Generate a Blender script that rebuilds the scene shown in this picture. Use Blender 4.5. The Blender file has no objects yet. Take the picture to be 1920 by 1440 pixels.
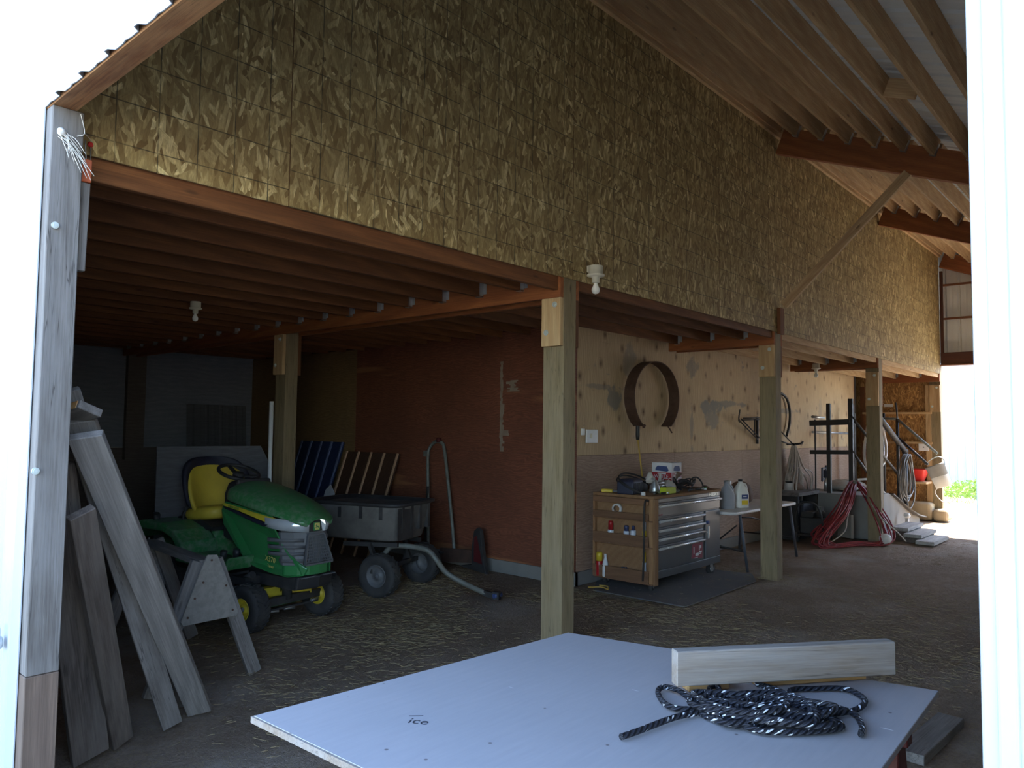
# Open-sided timber barn seen through its doorway.  X runs along the loft wall into the barn,
# Y runs across it to the left, Z is up; metres; the doorway wall is near x = 0.9.
import bpy, bmesh, math, random
from mathutils import Vector, Matrix, Euler
random.seed(7)
C = bpy.context.scene.collection
V = Vector
PI = math.pi
XA, XB, XC, XD = 4.256, 8.056, 11.856, 15.656      # posts along the loft wall
Y0 = 3.294                                          # front face of that row

# ------------------------------------------------------------------ mesh builder
class MB:
    def __init__(s):
        s.v = []; s.f = []; s.sm = []; s.mi = []; s.uv = {}
    def face(s, idx, smooth=False, mi=0, uv=None):
        if uv: s.uv[len(s.f)] = uv
        s.f.append(tuple(idx)); s.sm.append(smooth); s.mi.append(mi)
    def hexa(s, pts, mi=0):
        b = len(s.v); s.v += [V(p) for p in pts]
        for q in ((0,3,2,1),(4,5,6,7),(0,1,5,4),(1,2,6,5),(2,3,7,6),(3,0,4,7)):
            s.face([b+i for i in q], False, mi)
        return s
    def box(s, c, d, rot=None, mi=0):
        x, y, z = d[0]/2, d[1]/2, d[2]/2; c = V(c)
        pts = [V(p) for p in ((-x,-y,-z),(x,-y,-z),(x,y,-z),(-x,y,-z),(-x,-y,z),(x,-y,z),(x,y,z),(-x,y,z))]
        if rot is not None:
            m = rot if isinstance(rot, Matrix) else Euler(rot).to_matrix()
            pts = [m @ p for p in pts]
        return s.hexa([p + c for p in pts], mi)
    def b2(s, a, b, mi=0):
        return s.box([(a[i]+b[i])/2 for i in range(3)], [abs(b[i]-a[i]) for i in range(3)], mi=mi)
    def bar(s, p, q, w, h, up=(0,0,1), mi=0):
        p, q = V(p), V(q); x = (q-p); L = x.length; x.normalize()
        u = V(up)
        if abs(x.dot(u)) > .99: u = V((0,1,0))
        y = u.cross(x).normalized(); z = x.cross(y)
        m = Matrix((x, y, z)).transposed()
        return s.box((p+q)/2, (L, w, h), m, mi)
    def ring(s, c, n, r, seg, ref=None, ry=None):
        n = V(n).normalized(); a = V(ref) if ref is not None else (V((0,0,1)) if abs(n.z) < .9 else V((1,0,0)))
        u = (a - n*a.dot(n)).normalized(); w = n.cross(u)
        b = len(s.v)
        for i in range(seg):
            t = 2*PI*i/seg
            s.v.append(V(c) + u*(math.cos(t)*r) + w*(math.sin(t)*(ry or r)))
        return b
    def bridge(s, a, b, seg, smooth=True, mi=0, u=None):
        for i in range(seg):
            j = (i+1) % seg
            uv = None
            if u: uv = [(u[0], i/seg), (u[0], (i+1)/seg), (u[1], (i+1)/seg), (u[1], i/seg)]
            s.face((a+i, a+j, b+j, b+i), smooth, mi, uv)
    def tube(s, pts, r, seg=8, closed=False, caps=True, mi=0):
        pts = [V(p) for p in pts]; n = len(pts)
        rr = r if isinstance(r, (list, tuple)) else [r]*n
        tang = []
        for i in range(n):
            a = pts[(i-1) % n] if (closed or i > 0) else pts[i]
            b = pts[(i+1) % n] if (closed or i < n-1) else pts[i]
            d = b - a
            tang.append(d.normalized() if d.length > 1e-9 else V((0,0,1)))
        ref = V((0,0,1)) if abs(tang[0].z) < .9 else V((1,0,0))
        rings = []; L = [0]
        for i in range(n):
            ref = ref - tang[i]*ref.dot(tang[i])
            if ref.length < 1e-6: ref = V((1,0,0)) - tang[i]*tang[i].x
            ref.normalize()
            rings.append(s.ring(pts[i], tang[i], rr[i], seg, ref))
            if i: L.append(L[-1] + (pts[i]-pts[i-1]).length)
        for i in range(n-1): s.bridge(rings[i], rings[i+1], seg, True, mi, (L[i], L[i+1]))
        if closed: s.bridge(rings[-1], rings[0], seg, True, mi, (L[-1], L[-1]+(pts[0]-pts[-1]).length))
        elif caps:
            s.face([rings[0]+i for i in range(seg)][::-1], False, mi); s.face([rings[-1]+i for i in range(seg)], False, mi)
        return s
    def cyl(s, p, q, r, seg=16, mi=0, r2=None):
        p, q = V(p), V(q); a = s.ring(p, q-p, r, seg); b = s.ring(q, q-p, r if r2 is None else r2, seg)
        s.bridge(a, b, seg, True, mi)
        s.face([a+i for i in range(seg)][::-1], False, mi); s.face([b+i for i in range(seg)], False, mi)
        return s
    def lathe(s, prof, c=(0,0,0), axis=(0,0,1), seg=24, mi=0, caps=True):
        c = V(c); ax = V(axis).normalized(); last = None
        for i, (r, h) in enumerate(prof):
            k = s.ring(c + ax*h, ax, max(r, 1e-4), seg)
            if last is not None: s.bridge(last, k, seg, True, mi)
            elif caps: s.face([k+i for i in range(seg)][::-1], False, mi)
            last = k
        if caps: s.face([last+i for i in range(seg)], False, mi)
        return s
    def prism(s, poly, d, mi=0, smooth=False):
        b = len(s.v); n = len(poly); d = V(d)
        s.v += [V(p) for p in poly] + [V(p)+d for p in poly]
        s.face(range(b, b+n), False, mi); s.face([b+n+i for i in range(n)][::-1], False, mi)
        for i in range(n):
            j = (i+1) % n; s.face((b+i, b+n+i, b+n+j, b+j), smooth, mi)
        return s
    def loft(s, rings, closed=True, caps=True, mi=0, smooth=True):
        n = len(rings[0]); base = []
        for r in rings:
            base.append(len(s.v)); s.v += [V(p) for p in r]
        m = n if closed else n-1
        for a, b in zip(base, base[1:]):
            for i in range(m):
                j = (i+1) % n; s.face((a+i, a+j, b+j, b+i), smooth, mi)
        if caps and closed:
            s.face([base[0]+i for i in range(n)][::-1], False, mi); s.face([base[-1]+i for i in range(n)], False, mi)
        return s
    def mesh(s, name):
        me = bpy.data.meshes.new(name)
        me.from_pydata([tuple(p) for p in s.v], [], s.f)
        me.polygons.foreach_set('use_smooth', s.sm); me.polygons.foreach_set('material_index', s.mi)
        if s.uv:
            ul = me.uv_layers.new(name='UVMap')
            for fi, uv in s.uv.items():
                for k, li in enumerate(me.polygons[fi].loop_indices):
                    ul.data[li].uv = uv[k]
        bm = bmesh.new(); bm.from_mesh(me); bmesh.ops.recalc_face_normals(bm, faces=bm.faces); bm.to_mesh(me); bm.free()
        me.update(); return me
    def build(s, name, mat=None, parent=None, bevel=0, solid=0, sub=0, loc=None, seg=2):
        if loc is not None:
            l = V(loc); s.v = [p - l for p in s.v]
        me = s.mesh(name)
        for m in (mat if isinstance(mat, (list, tuple)) else [mat]):
            if m: me.materials.append(m)
        o = bpy.data.objects.new(name, me); C.objects.link(o)
        if parent is not None: o.parent = parent
        if loc is not None: o.location = loc
        if solid: md = o.modifiers.new('solid', 'SOLIDIFY'); md.thickness = solid; md.offset = 0
        if sub: md = o.modifiers.new('sub', 'SUBSURF'); md.levels = md.render_levels = sub
        if bevel:
            md = o.modifiers.new('bevel', 'BEVEL'); md.width = bevel; md.segments = seg; md.limit_method = 'ANGLE'; md.angle_limit = .6
        return o

def tag(o, label=None, cat=None, group=None, kind=None):
    if label: o['label'] = label
    if cat: o['category'] = cat
    if group: o['group'] = group
    if kind: o['kind'] = kind
    return o
def empty(name, loc=(0,0,0), rz=0, label=None, cat=None, group=None):
    o = bpy.data.objects.new(name, None); C.objects.link(o); o.empty_display_size = .1
    o.location = loc; o.rotation_euler = (0,0,rz); return tag(o, label, cat, group)
def board(name, p, q, w, h, mat, parent=None, up=(0,0,1), bevel=.003, extra=None):
    """one timber with its grain (local X) from p to q; h is measured along up, w across it"""
    p, q = V(p), V(q); x = q-p; L = x.length; x.normalize(); u = V(up)
    if abs(x.dot(u)) > .99: u = V((0,1,0))
    y = u.cross(x).normalized(); z = x.cross(y)
    b = MB().box((0,0,0), (L, w, h))
    if extra: extra(b, L)
    o = b.build(name, mat, parent, bevel=bevel, seg=1)
    m = Matrix((x, y, z)).transposed().to_4x4(); m.translation = (p+q)/2
    o.matrix_local = m
    return o
def child_at(o, parent, world_pts=False): o.parent = parent
def copy_tree(o, parent=None):
    c = o.copy(); C.objects.link(c)
    if parent is not None: c.parent = parent
    for ch in list(o.children): copy_tree(ch, c)
    return c
def struct(o): o['kind'] = 'structure'; return o
def smooth_path(pts, n=8, closed=False):
    """Catmull-Rom through points"""
    P = [V(p) for p in pts]; out = []; m = len(P)
    rng = range(m if closed else m-1)
    for i in rng:
        p0 = P[(i-1) % m] if (closed or i > 0) else P[i]*2 - P[i+1]
        p1 = P[i]; p2 = P[(i+1) % m]
        p3 = P[(i+2) % m] if (closed or i+2 < m) else P[i+1]*2 - P[i]
        for k in range(n):
            t = k/n
            out.append(.5*((2*p1) + (p2-p0)*t + (2*p0-5*p1+4*p2-p3)*t*t + (3*p1-p0-3*p2+p3)*t**3))
    if not closed: out.append(P[-1])
    return out
def text(name, s, size, mat, parent, loc, rot, depth=.001, sx=1, align='CENTER', weight=0):
    cu = bpy.data.curves.new(name, 'FONT'); cu.body = s; cu.size = size; cu.extrude = depth; cu.offset = weight; cu.align_x = align; cu.align_y = 'CENTER'
    o = bpy.data.objects.new(name, cu); C.objects.link(o)
    me = bpy.data.meshes.new_from_object(o.evaluated_get(bpy.context.evaluated_depsgraph_get()))
    bpy.data.objects.remove(o); me.name = name
    me.materials.clear(); me.materials.append(mat)
    o = bpy.data.objects.new(name, me); C.objects.link(o); o.parent = parent
    o.location = loc; o.rotation_euler = rot; o.scale = (sx, 1, 1); return o

# ------------------------------------------------------------------ materials
class NT:
    def __init__(s, name):
        m = s.m = bpy.data.materials.new(name); m.use_nodes = True; s.t = m.node_tree; s.t.nodes.clear()
        s.out = s.n('ShaderNodeOutputMaterial'); s.b = s.n('ShaderNodeBsdfPrincipled'); s.l(s.b.outputs[0], s.out.inputs[0])
    def n(s, ty, **k):
        x = s.t.nodes.new(ty)
        for a, v in k.items(): setattr(x, a, v)
        return x
    def l(s, a, b): s.t.links.new(a, b)
    def set(s, sock, v):
        if hasattr(v, 'is_output'): s.l(v, sock)
        else:
            if isinstance(v, (tuple, list)) and len(v) == 3 and sock.type == 'RGBA': v = (*v, 1)
            sock.default_value = v
    def co(s, out='Object', rnd=False):
        t = s.n('ShaderNodeTexCoord').outputs[out]
        if rnd:
            r = s.n('ShaderNodeObjectInfo').outputs['Random']
            t = s.vm('ADD', t, s.vm('SCALE', (37.1, 11.3, 23.7), scale=r))
        return t
    def vm(s, op, a, b=None, scale=None):
        x = s.n('ShaderNodeVectorMath', operation=op); s.set(x.inputs[0], a)
        if b is not None: s.set(x.inputs[1], b)
        if scale is not None: s.set(x.inputs[3], scale)
        return x.outputs[0]
    def mp(s, co, sc=(1,1,1), rot=(0,0,0), loc=(0,0,0)):
        x = s.n('ShaderNodeMapping'); s.l(co, x.inputs[0]); x.inputs[1].default_value = loc; x.inputs[2].default_value = rot; x.inputs[3].default_value = sc
        return x.outputs[0]
    def noise(s, co, scale=5, detail=4, rough=.55, dist=0, out=0):
        x = s.n('ShaderNodeTexNoise'); s.l(co, x.inputs['Vector']); x.inputs['Scale'].default_value = scale
        x.inputs['Detail'].default_value = detail; x.inputs['Roughness'].default_value = rough; x.inputs['Distortion'].default_value = dist
        return x.outputs[out]
    def vor(s, co, scale=5, out='Color', feature='F1', rnd=1, dim='3D'):
        x = s.n('ShaderNodeTexVoronoi', feature=feature, voronoi_dimensions=dim); s.l(co, x.inputs['Vector']); x.inputs['Scale'].default_value = scale
        x.inputs['Randomness'].default_value = rnd
        return x.outputs[out]
    def wave(s, co, scale=5, dist=3, detail=3, ds=1.5, bd='X', ty='BANDS', rings='X'):
        x = s.n('ShaderNodeTexWave', wave_type=ty); s.l(co, x.inputs['Vector'])
        x.bands_direction = bd; x.rings_direction = rings
        x.inputs['Scale'].default_value = scale; x.inputs['Distortion'].default_value = dist; x.inputs['Detail'].default_value = detail; x.inputs['Detail Scale'].default_value = ds
        return x.outputs['Fac']
    def ramp(s, f, stops, interp='LINEAR'):
        x = s.n('ShaderNodeValToRGB'); s.l(f, x.inputs[0]); r = x.color_ramp; r.interpolation = interp
        while len(r.elements) < len(stops): r.elements.new(.5)
        for e, (p, c) in zip(r.elements, stops):
            e.position = p; e.color = (*c, 1) if not isinstance(c, (int, float)) else (c, c, c, 1)
        return x.outputs[0]
    def mix(s, f, a, b, mode='MIX'):
        x = s.n('ShaderNodeMix', data_type='RGBA', blend_type=mode, clamp_factor=True)
        s.set(x.inputs[0], f); s.set(x.inputs[6], a); s.set(x.inputs[7], b); return x.outputs[2]
    def m1(s, op, a, b=0, c=None, clamp=False):
        x = s.n('ShaderNodeMath', operation=op, use_clamp=clamp); s.set(x.inputs[0], a); s.set(x.inputs[1], b)
        if c is not None: s.set(x.inputs[2], c)
        return x.outputs[0]
    def sep(s, co):
        x = s.n('ShaderNodeSeparateXYZ'); s.l(co, x.inputs[0]); return x.outputs
    def comb(s, x_, y_, z_):
        x = s.n('ShaderNodeCombineXYZ')
        for i, v in enumerate((x_, y_, z_)): s.set(x.inputs[i], v)
        return x.outputs[0]
    def bump(s, h, st=.3, d=.01):
        x = s.n('ShaderNodeBump'); x.inputs['Strength'].default_value = st; x.inputs['Distance'].default_value = d
        s.l(h, x.inputs['Height']); s.l(x.outputs[0], s.b.inputs['Normal'])
    def fin(s, col=None, rough=.6, metal=0, **k):
        if col is not None: s.set(s.b.inputs['Base Color'], col)
        s.set(s.b.inputs['Roughness'], rough); s.set(s.b.inputs['Metallic'], metal)
        for a, v in k.items(): s.set(s.b.inputs[a.replace('_', ' ')], v)
        return s.m
M = {}
def plain(name, col, rough=.5, metal=0, dirt=.25, dirtcol=(.12,.10,.075), sc=9, bump=.08, **k):
    t = NT(name); c = t.co('Object', True); n = t.noise(c, sc, 6, .6)
    f = t.ramp(n, [(.42, 0), (.72, 1)])
    col2 = t.mix(t.m1('MULTIPLY', f, dirt), col, dirtcol)
    r = t.m1('ADD', rough, t.m1('MULTIPLY', f, min(.25, dirt*.6)), clamp=True)
    if bump: t.bump(n, bump, .004)
    M[name] = t.fin(col2, r, metal, **k); return M[name]
def wood(name, a, b, dark, rough=.75, ring=9., knots=.5, weather=None, gr=1., vary=.25):
    """sawn softwood, grain along local X"""
    t = NT(name); c = t.co('Object', True)
    w = t.noise(t.mp(c, (.9, 2.2, 2.2)), 1.6, 3, .5)
    cc = t.vm('ADD', c, t.comb(0, t.m1('MULTIPLY', w, .11), t.m1('MULTIPLY', w, .07)))
    rings = t.wave(t.mp(cc, (.12, 1, 1)), ring, 2.2, 3, 1.2, bd='DIAGONAL')
    fine = t.noise(t.mp(c, (2.5*gr, 90, 90)), 1.6, 4, .7)
    big = t.noise(t.mp(c, (.7, 5, 5)), 1.3, 3, .6)
    col = t.mix(t.m1('MULTIPLY', rings, .75), a, b)
    col = t.mix(t.ramp(big, [(.35, 0), (.75, .6)]), col, dark)
    col = t.mix(t.m1('MULTIPLY', t.ramp(fine, [(.38, 1), (.62, 0)]), .72 if weather else .5), col, dark)
    if knots:
        k = t.vor(t.mp(c, (1.0, 3.1, 3.1)), 2.6, 'Distance')
        kf = t.ramp(k, [(.045, 1), (.11, 0)])
        col = t.mix(t.m1('MULTIPLY', kf, knots), col, tuple(x*.35 for x in dark))
    r = t.n('ShaderNodeObjectInfo').outputs['Random']
    col = t.mix(1, col, t.comb(*[t.m1('ADD', 1-vary/2, t.m1('MULTIPLY', r, vary))]*3), 'MULTIPLY')
    if weather:
        wf = t.ramp(t.noise(t.mp(c, (1.2, 6, 6)), 2, 4, .6), [(.35, 0), (.62, .6)])
        col = t.mix(wf, col, weather)
        ck = t.noise(t.mp(c, (.9, 26, 26)), 1.5, 3, .5)
        ck = t.ramp(t.m1('ABSOLUTE', t.m1('SUBTRACT', ck, .5)), [(.0, .8), (.014, 0)])
        col = t.mix(t.m1('MULTIPLY', ck, t.ramp(t.noise(t.mp(c, (1.6, 5, 5)), 1.2, 2), [(.45, 0), (.6, 1)])), col, tuple(x*.3 for x in dark))
    h = t.m1('ADD', t.m1('MULTIPLY', fine, .6), t.m1('MULTIPLY', rings, .4))
    t.bump(h, .35, .004)
    M[name] = t.fin(col, rough); return M[name]
SKY, SUN, EXPO = .35, 10.0, 2.3
wood('fir_joist', (.27,.105,.034), (.18,.064,.020), (.09,.032,.011), ring=7, vary=.35)
wood('fir_beam', (.42,.145,.042), (.30,.092,.027), (.16,.048,.017), ring=6)
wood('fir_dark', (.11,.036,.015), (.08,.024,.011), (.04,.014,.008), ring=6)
wood('fir_pale', (.64,.46,.25), (.53,.345,.17), (.30,.17,.075), ring=8, knots=.7)
wood('post_treated', (.305,.235,.130), (.235,.178,.094), (.13,.094,.048), ring=6, knots=.8, weather=(.26,.205,.125))
wood('post_weathered', (.205,.19,.18), (.14,.127,.12), (.07,.058,.05), ring=9, knots=.6, weather=(.20,.19,.185))
wood('weathered', (.22,.20,.185), (.145,.128,.118), (.07,.058,.052), ring=10, knots=.5, weather=(.24,.225,.215))
wood('weathered_dark', (.17,.135,.115), (.085,.064,.055), (.035,.026,.022), ring=12, knots=.4, weather=(.16,.135,.12))
wood('board_new', (.30,.25,.205), (.235,.19,.15), (.14,.10,.07), ring=11, knots=.7, weather=(.30,.285,.275))
wood('foot_brown', (.17,.115,.085), (.12,.08,.06), (.06,.04,.03), ring=9, knots=.5)
wood('block_orange', (.62,.36,.14), (.54,.29,.10), (.36,.17,.05), ring=9, knots=.1)
wood('header_stained', (.34,.15,.05), (.20,.07,.022), (.09,.034,.014), ring=5, knots=.5, weather=(.44,.25,.11))
wood('cabinet_wood', (.40,.23,.11), (.33,.175,.08), (.22,.11,.05), ring=7, knots=.3)
wood('cabinet_slat', (.26,.135,.07), (.20,.10,.052), (.13,.065,.035), ring=7, knots=.2)
wood('gray_plank', (.275,.255,.24), (.19,.175,.165), (.095,.085,.08), ring=9, knots=.5)
wood('plank_blue', (.018,.035,.11), (.014,.028,.085), (.01,.018,.05), ring=8, knots=.1)
wood('plank_brown', (.085,.040,.022), (.065,.030,.017), (.04,.018,.011), ring=8, knots=.1)

def osb(name, tint=(1,1,1), lines=True):
    t = NT(name); c = t.co('Object')
    x, y, z = t.sep(c)
    p = t.comb(t.m1('ADD', x, y), 0, z)
    D = (.075,.048,.022)
    base = t.mix(t.noise(t.mp(p, (60, 1, 10)), 1, 4, .7), (.135,.098,.050), (.27,.21,.12))
    hgt = None
    # strands: long thin cells at several angles, kept in part so lower ones show through
    for i, (ang, sx, sz, off, th) in enumerate([(.10, 26, 6.0, (1,2,3), .25), (-.35, 30, 7, (5,1,7), .40), (.45, 34, 7.5, (9,4,2), .45), (-.12, 30, 6.5, (3,8,6), .50), (-.80, 36, 10, (2,6,11), .68), (.26, 42, 8, (7,7,1), .60), (.95, 36, 10, (4,1,5), .78), (-.22, 46, 9, (11,3,9), .66)]):
        q0 = t.mp(p, (1, 1, 1), (0, ang, 0), off)
        q = t.vm('MULTIPLY', q0, (sx, 1, sz))
        v = t.n('ShaderNodeTexVoronoi', feature='F1', distance='MINKOWSKI', voronoi_dimensions='3D'); t.l(q, v.inputs['Vector']); v.inputs['Scale'].default_value = 1; v.inputs['Exponent'].default_value = 3.0
        r, g, b_ = t.sep(v.outputs['Color']); dist = v.outputs['Distance']
        streak = t.noise(t.vm('ADD', t.vm('MULTIPLY', q0, (190, 1, 9)), t.vm('SCALE', v.outputs['Color'], scale=20.)), 1, 2, .6)
        ramp = t.ramp(r, [(0, (.10,.062,.028)), (.22, (.16,.112,.056)), (.5, (.225,.168,.090)), (.75, (.30,.235,.135)), (.92, (.40,.33,.205)), (1, (.52,.45,.30))])
        ramp = t.mix(t.m1('MULTIPLY', t.ramp(streak, [(.35, 1), (.6, 0)]), .35), ramp, (.12,.082,.040))
        m = t.m1('MULTIPLY', t.m1('GREATER_THAN', g, th), t.ramp(dist, [(.46, 1), (.54, 0)]))
        base = t.mix(m, base, ramp)
        hgt = r if hgt is None else t.mix(m, hgt, r)
    fine = t.noise(t.mp(p, (120, 1, 26)), 1, 3, .7)
    base = t.mix(t.m1('MULTIPLY', t.ramp(fine, [(.40, 1), (.6, 0)]), .38), base, D)
    blot = t.ramp(t.noise(p, 1.7, 4, .6), [(.40, 0), (.72, .4)])
    base = t.mix(blot, base, (.13,.095,.052))
    if lines:
        # printed nailing grid, restarting on every sheet
        xs = t.m1('DIVIDE', t.m1('SUBTRACT', x, 2.0), 1.171)
        sheet = t.m1('FLOOR', xs); fx = t.m1('MULTIPLY', t.m1('FRACT', xs), 1.171)
        jit = t.m1('MULTIPLY', t.m1('FRACT', t.m1('MULTIPLY', sheet, .37)), .16)
        def line(v, period, w):
            d = t.m1('ABSOLUTE', t.m1('SUBTRACT', t.m1('FRACT', t.m1('DIVIDE', v, period)), .5))
            return t.m1('LESS_THAN', d, w/period)
        lv = line(t.m1('ADD', fx, .0875), .1756, .0026)
        lh = line(t.m1('ADD', t.m1('ADD', z, jit), .13), .183, .0026)
        ln = t.m1('MAXIMUM', lv, lh)
        brk = t.ramp(t.noise(p, 6, 3, .7), [(.36, 0), (.55, 1)])
        base = t.mix(t.m1('MULTIPLY', t.m1('MULTIPLY', ln, t.m1('ADD', .35, t.m1('MULTIPLY', brk, .65))), .85), base, (.022,.020,.015))
        edge = t.m1('LESS_THAN', t.m1('MINIMUM', fx, t.m1('SUBTRACT', 1.171, fx)), .0028)
        base = t.mix(t.m1('MULTIPLY', edge, .8), base, (.075,.032,.014))
    base = t.mix(1, base, tint, 'MULTIPLY')
    t.bump(hgt, .25, .004)
    M[name] = t.fin(base, .62, Specular_IOR_Level=.4); return M[name]
osb('osb_loft', (2.02, 1.98, 1.58))
osb('osb_end', (1.9, 1.35, .8), False)

def ply_tan():
    t = NT('ply_tan'); c = t.co('Object'); x, y, z = t.sep(c)
    p = t.comb(x, 0, z)
    w = t.noise(p, 1.2, 3, .6)
    grain = t.wave(t.vm('ADD', t.mp(p, (1, 1, .25)), t.comb(t.m1('MULTIPLY', w, .35), 0, 0)), 7, 3, 3, 1, bd='X')
    col = t.mix(t.m1('MULTIPLY', grain, .6), (.60,.45,.27), (.47,.335,.19))
    blot = t.ramp(t.noise(p, 2.3, 5, .65), [(.42, 0), (.75, .75)])
    col = t.mix(blot, col, (.46,.32,.185))
    # columns of round knots and nail stains, about a foot apart
    col_i = t.m1('FLOOR', t.m1('MULTIPLY', x, 2.46)); fxk = t.m1('SUBTRACT', t.m1('FRACT', t.m1('MULTIPLY', x, 2.46)), .5)
    zz = t.m1('ADD', t.m1('MULTIPLY', z, 3.6), t.m1('MULTIPLY', t.m1('FRACT', t.m1('MULTIPLY', col_i, .377)), 1.0))
    wn = t.n('ShaderNodeTexWhiteNoise', noise_dimensions='2D'); t.l(t.comb(col_i, t.m1('FLOOR', zz), 0), wn.inputs['Vector'])
    rr, rg, rb = t.sep(wn.outputs['Color'])
    dx = t.m1('DIVIDE', t.m1('SUBTRACT', fxk, t.m1('MULTIPLY', t.m1('SUBTRACT', rr, .5), .45)), 2.46)
    dz = t.m1('DIVIDE', t.m1('SUBTRACT', t.m1('SUBTRACT', t.m1('FRACT', zz), .5), t.m1('MULTIPLY', t.m1('SUBTRACT', rg, .5), .5)), 3.6)
    d_ = t.m1('SQRT', t.m1('ADD', t.m1('POWER', t.m1('ABSOLUTE', dx), 2), t.m1('POWER', t.m1('MULTIPLY', t.m1('ABSOLUTE', dz), .75), 2)))
    d_ = t.m1('ADD', d_, t.m1('MULTIPLY', t.m1('SUBTRACT', t.noise(p, 40, 3, .6), .5), .022))
    d_ = t.m1('ADD', d_, t.m1('MULTIPLY', rb, .016))
    col = t.mix(t.m1('MULTIPLY', t.ramp(d_, [(.014, .9), (.026, .6), (.056, 0)]), t.m1('ADD', .6, t.m1('MULTIPLY', rr, .4))), col, (.11,.055,.025))
    col = t.mix(t.m1('MULTIPLY', t.ramp(d_, [(.004, 1), (.012, 0)]), .8), col, (.04,.02,.011))
    fine = t.noise(t.mp(p, (70, 1, 3)), 1, 4, .7)
    col = t.mix(t.m1('MULTIPLY', t.ramp(fine, [(.4, 1), (.6, 0)]), .25), col, (.22,.14,.075))
    # grey weathered, torn patches with streaks running sideways
    g = t.noise(t.mp(p, (1.1, 1, 2.2)), 1.5, 6, .7, .6)
    gf = t.ramp(g, [(.62, 0), (.68, .7)])
    col = t.mix(gf, col, (.22,.205,.185))
    # a few torn grey patches where they show on this wall
    nz = t.noise(p, 5, 5, .7)
    for (px_, pz_, wx_, wz_, s_) in ((9.35, 1.92, .42, .10, .9), (9.75, 1.98, .70, .045, .8), (9.30, 1.78, .20, .16, .75), (6.98, 1.97, .14, .18, .85), (6.75, 2.07, .45, .035, .6), (8.80, 2.42, .20, .14, .7), (8.75, 1.60, .05, .32, .6), (7.28, 2.40, .16, .20, .5), (11.6, 1.93, .8, .05, .7), (13.4, 1.75, .10, .5, .35)):
        ex = t.m1('POWER', t.m1('ABSOLUTE', t.m1('DIVIDE', t.m1('SUBTRACT', x, px_), wx_)), 2); ez = t.m1('POWER', t.m1('ABSOLUTE', t.m1('DIVIDE', t.m1('SUBTRACT', z, pz_), wz_)), 2)
        ee = t.m1('ADD', t.m1('ADD', ex, ez), t.m1('MULTIPLY', t.m1('SUBTRACT', nz, .5), 4.5))
        col = t.mix(t.m1('MULTIPLY', t.ramp(ee, [(.45, 1), (.95, 0)]), s_), col, (.215,.205,.18))
    st = t.noise(t.mp(p, (1.3, 1, 13)), 1.2, 5, .7)
    col = t.mix(t.ramp(st, [(.63, 0), (.72, .55)]), col, (.16,.125,.095))
    t.bump(grain, .1, .003)
    M['ply_tan'] = t.fin(col, .75)
ply_tan()
def ply(name, a, b, d, axis='x', sc=1., pale=None, rough=.7):
    t = NT(name); c = t.co('Object'); x, y, z = t.sep(c)
    u = x if axis == 'x' else y
    p = t.comb(u, 0, z)
    w = t.noise(t.mp(p, (.6, 1, 1.6)), 2, 4, .6)
    rings = t.wave(t.vm('ADD', t.mp(p, (.10, 1, 1)), t.comb(0, 0, t.m1('MULTIPLY', w, .30))), 11*sc, 5, 4, 1.6, bd='Z')
    fine = t.noise(t.mp(p, (5, 1, 90)), 1.3, 4, .7)
    col = t.mix(rings, a, b)
    col = t.mix(t.m1('MULTIPLY', t.ramp(fine, [(.38, 1), (.62, 0)]), .5), col, d)
    col = t.mix(t.ramp(t.noise(p, 1.1, 5, .65), [(.42, 0), (.8, .7)]), col, d)
    if pale:
        q = t.noise(t.mp(p, (.25, 1, 2.6)), 1.1, 3, .5)
        col = t.mix(t.ramp(q, [(.62, 0), (.66, .55)]), col, pale)
    t.bump(rings, .15, .003)
    M[name] = t.fin(col, rough)
ply('ply_lower', (.44,.31,.235), (.335,.225,.165), (.22,.14,.10))
ply('ply_red', (.27,.094,.050), (.18,.058,.032), (.095,.034,.021), 'y', 1.3, (.42,.19,.085))
ply('ply_olive', (.32,.20,.09), (.25,.15,.065), (.13,.08,.04), 'y', 1.)
ply('ply_gray', (.145,.148,.16), (.12,.122,.132), (.075,.075,.08), 'x', .5)
ply('dark_panel', (.27,.29,.34), (.23,.25,.29), (.15,.16,.19), 'x', .4)
ply('dark_low', (.17,.14,.12), (.14,.11,.09), (.09,.07,.06), 'x', .6)

def sheet_paint():
    t = NT('sheet_paint'); c = t.co('Object')
    gr = t.noise(t.mp(c, (6, 60, 6)), 1, 4, .7)
    gr2 = t.wave(t.mp(c, (.25, 1, 1)), 9, 6, 4, 1.4, bd='Y')
    col = t.mix(t.m1('MULTIPLY', t.ramp(gr, [(.35, 1), (.65, 0)]), .30), (.375,.355,.365), (.29,.275,.29))
    col = t.mix(t.m1('MULTIPLY', gr2, .10), col, (.30,.30,.31))
    bl = t.ramp(t.noise(c, 2.2, 5, .65), [(.40, 0), (.75, .38)])
    col = t.mix(bl, col, (.29,.29,.305))
    sp = t.vor(c, 9, 'Distance'); 
    col = t.mix(t.m1('MULTIPLY', t.ramp(sp, [(.034, 1), (.055, 0)]), .85), col, (.09,.075,.07))
    sc = t.vor(t.mp(c, (16, 3, 1), (0,0,.5)), 1, 'Distance')
    col = t.mix(t.m1('MULTIPLY', t.ramp(sc, [(.035, 1), (.055, 0)]), .75), col, (.80,.80,.80))
    t.bump(gr, .12, .002)
    M['sheet_paint'] = t.fin(col, .55)
sheet_paint()

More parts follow.
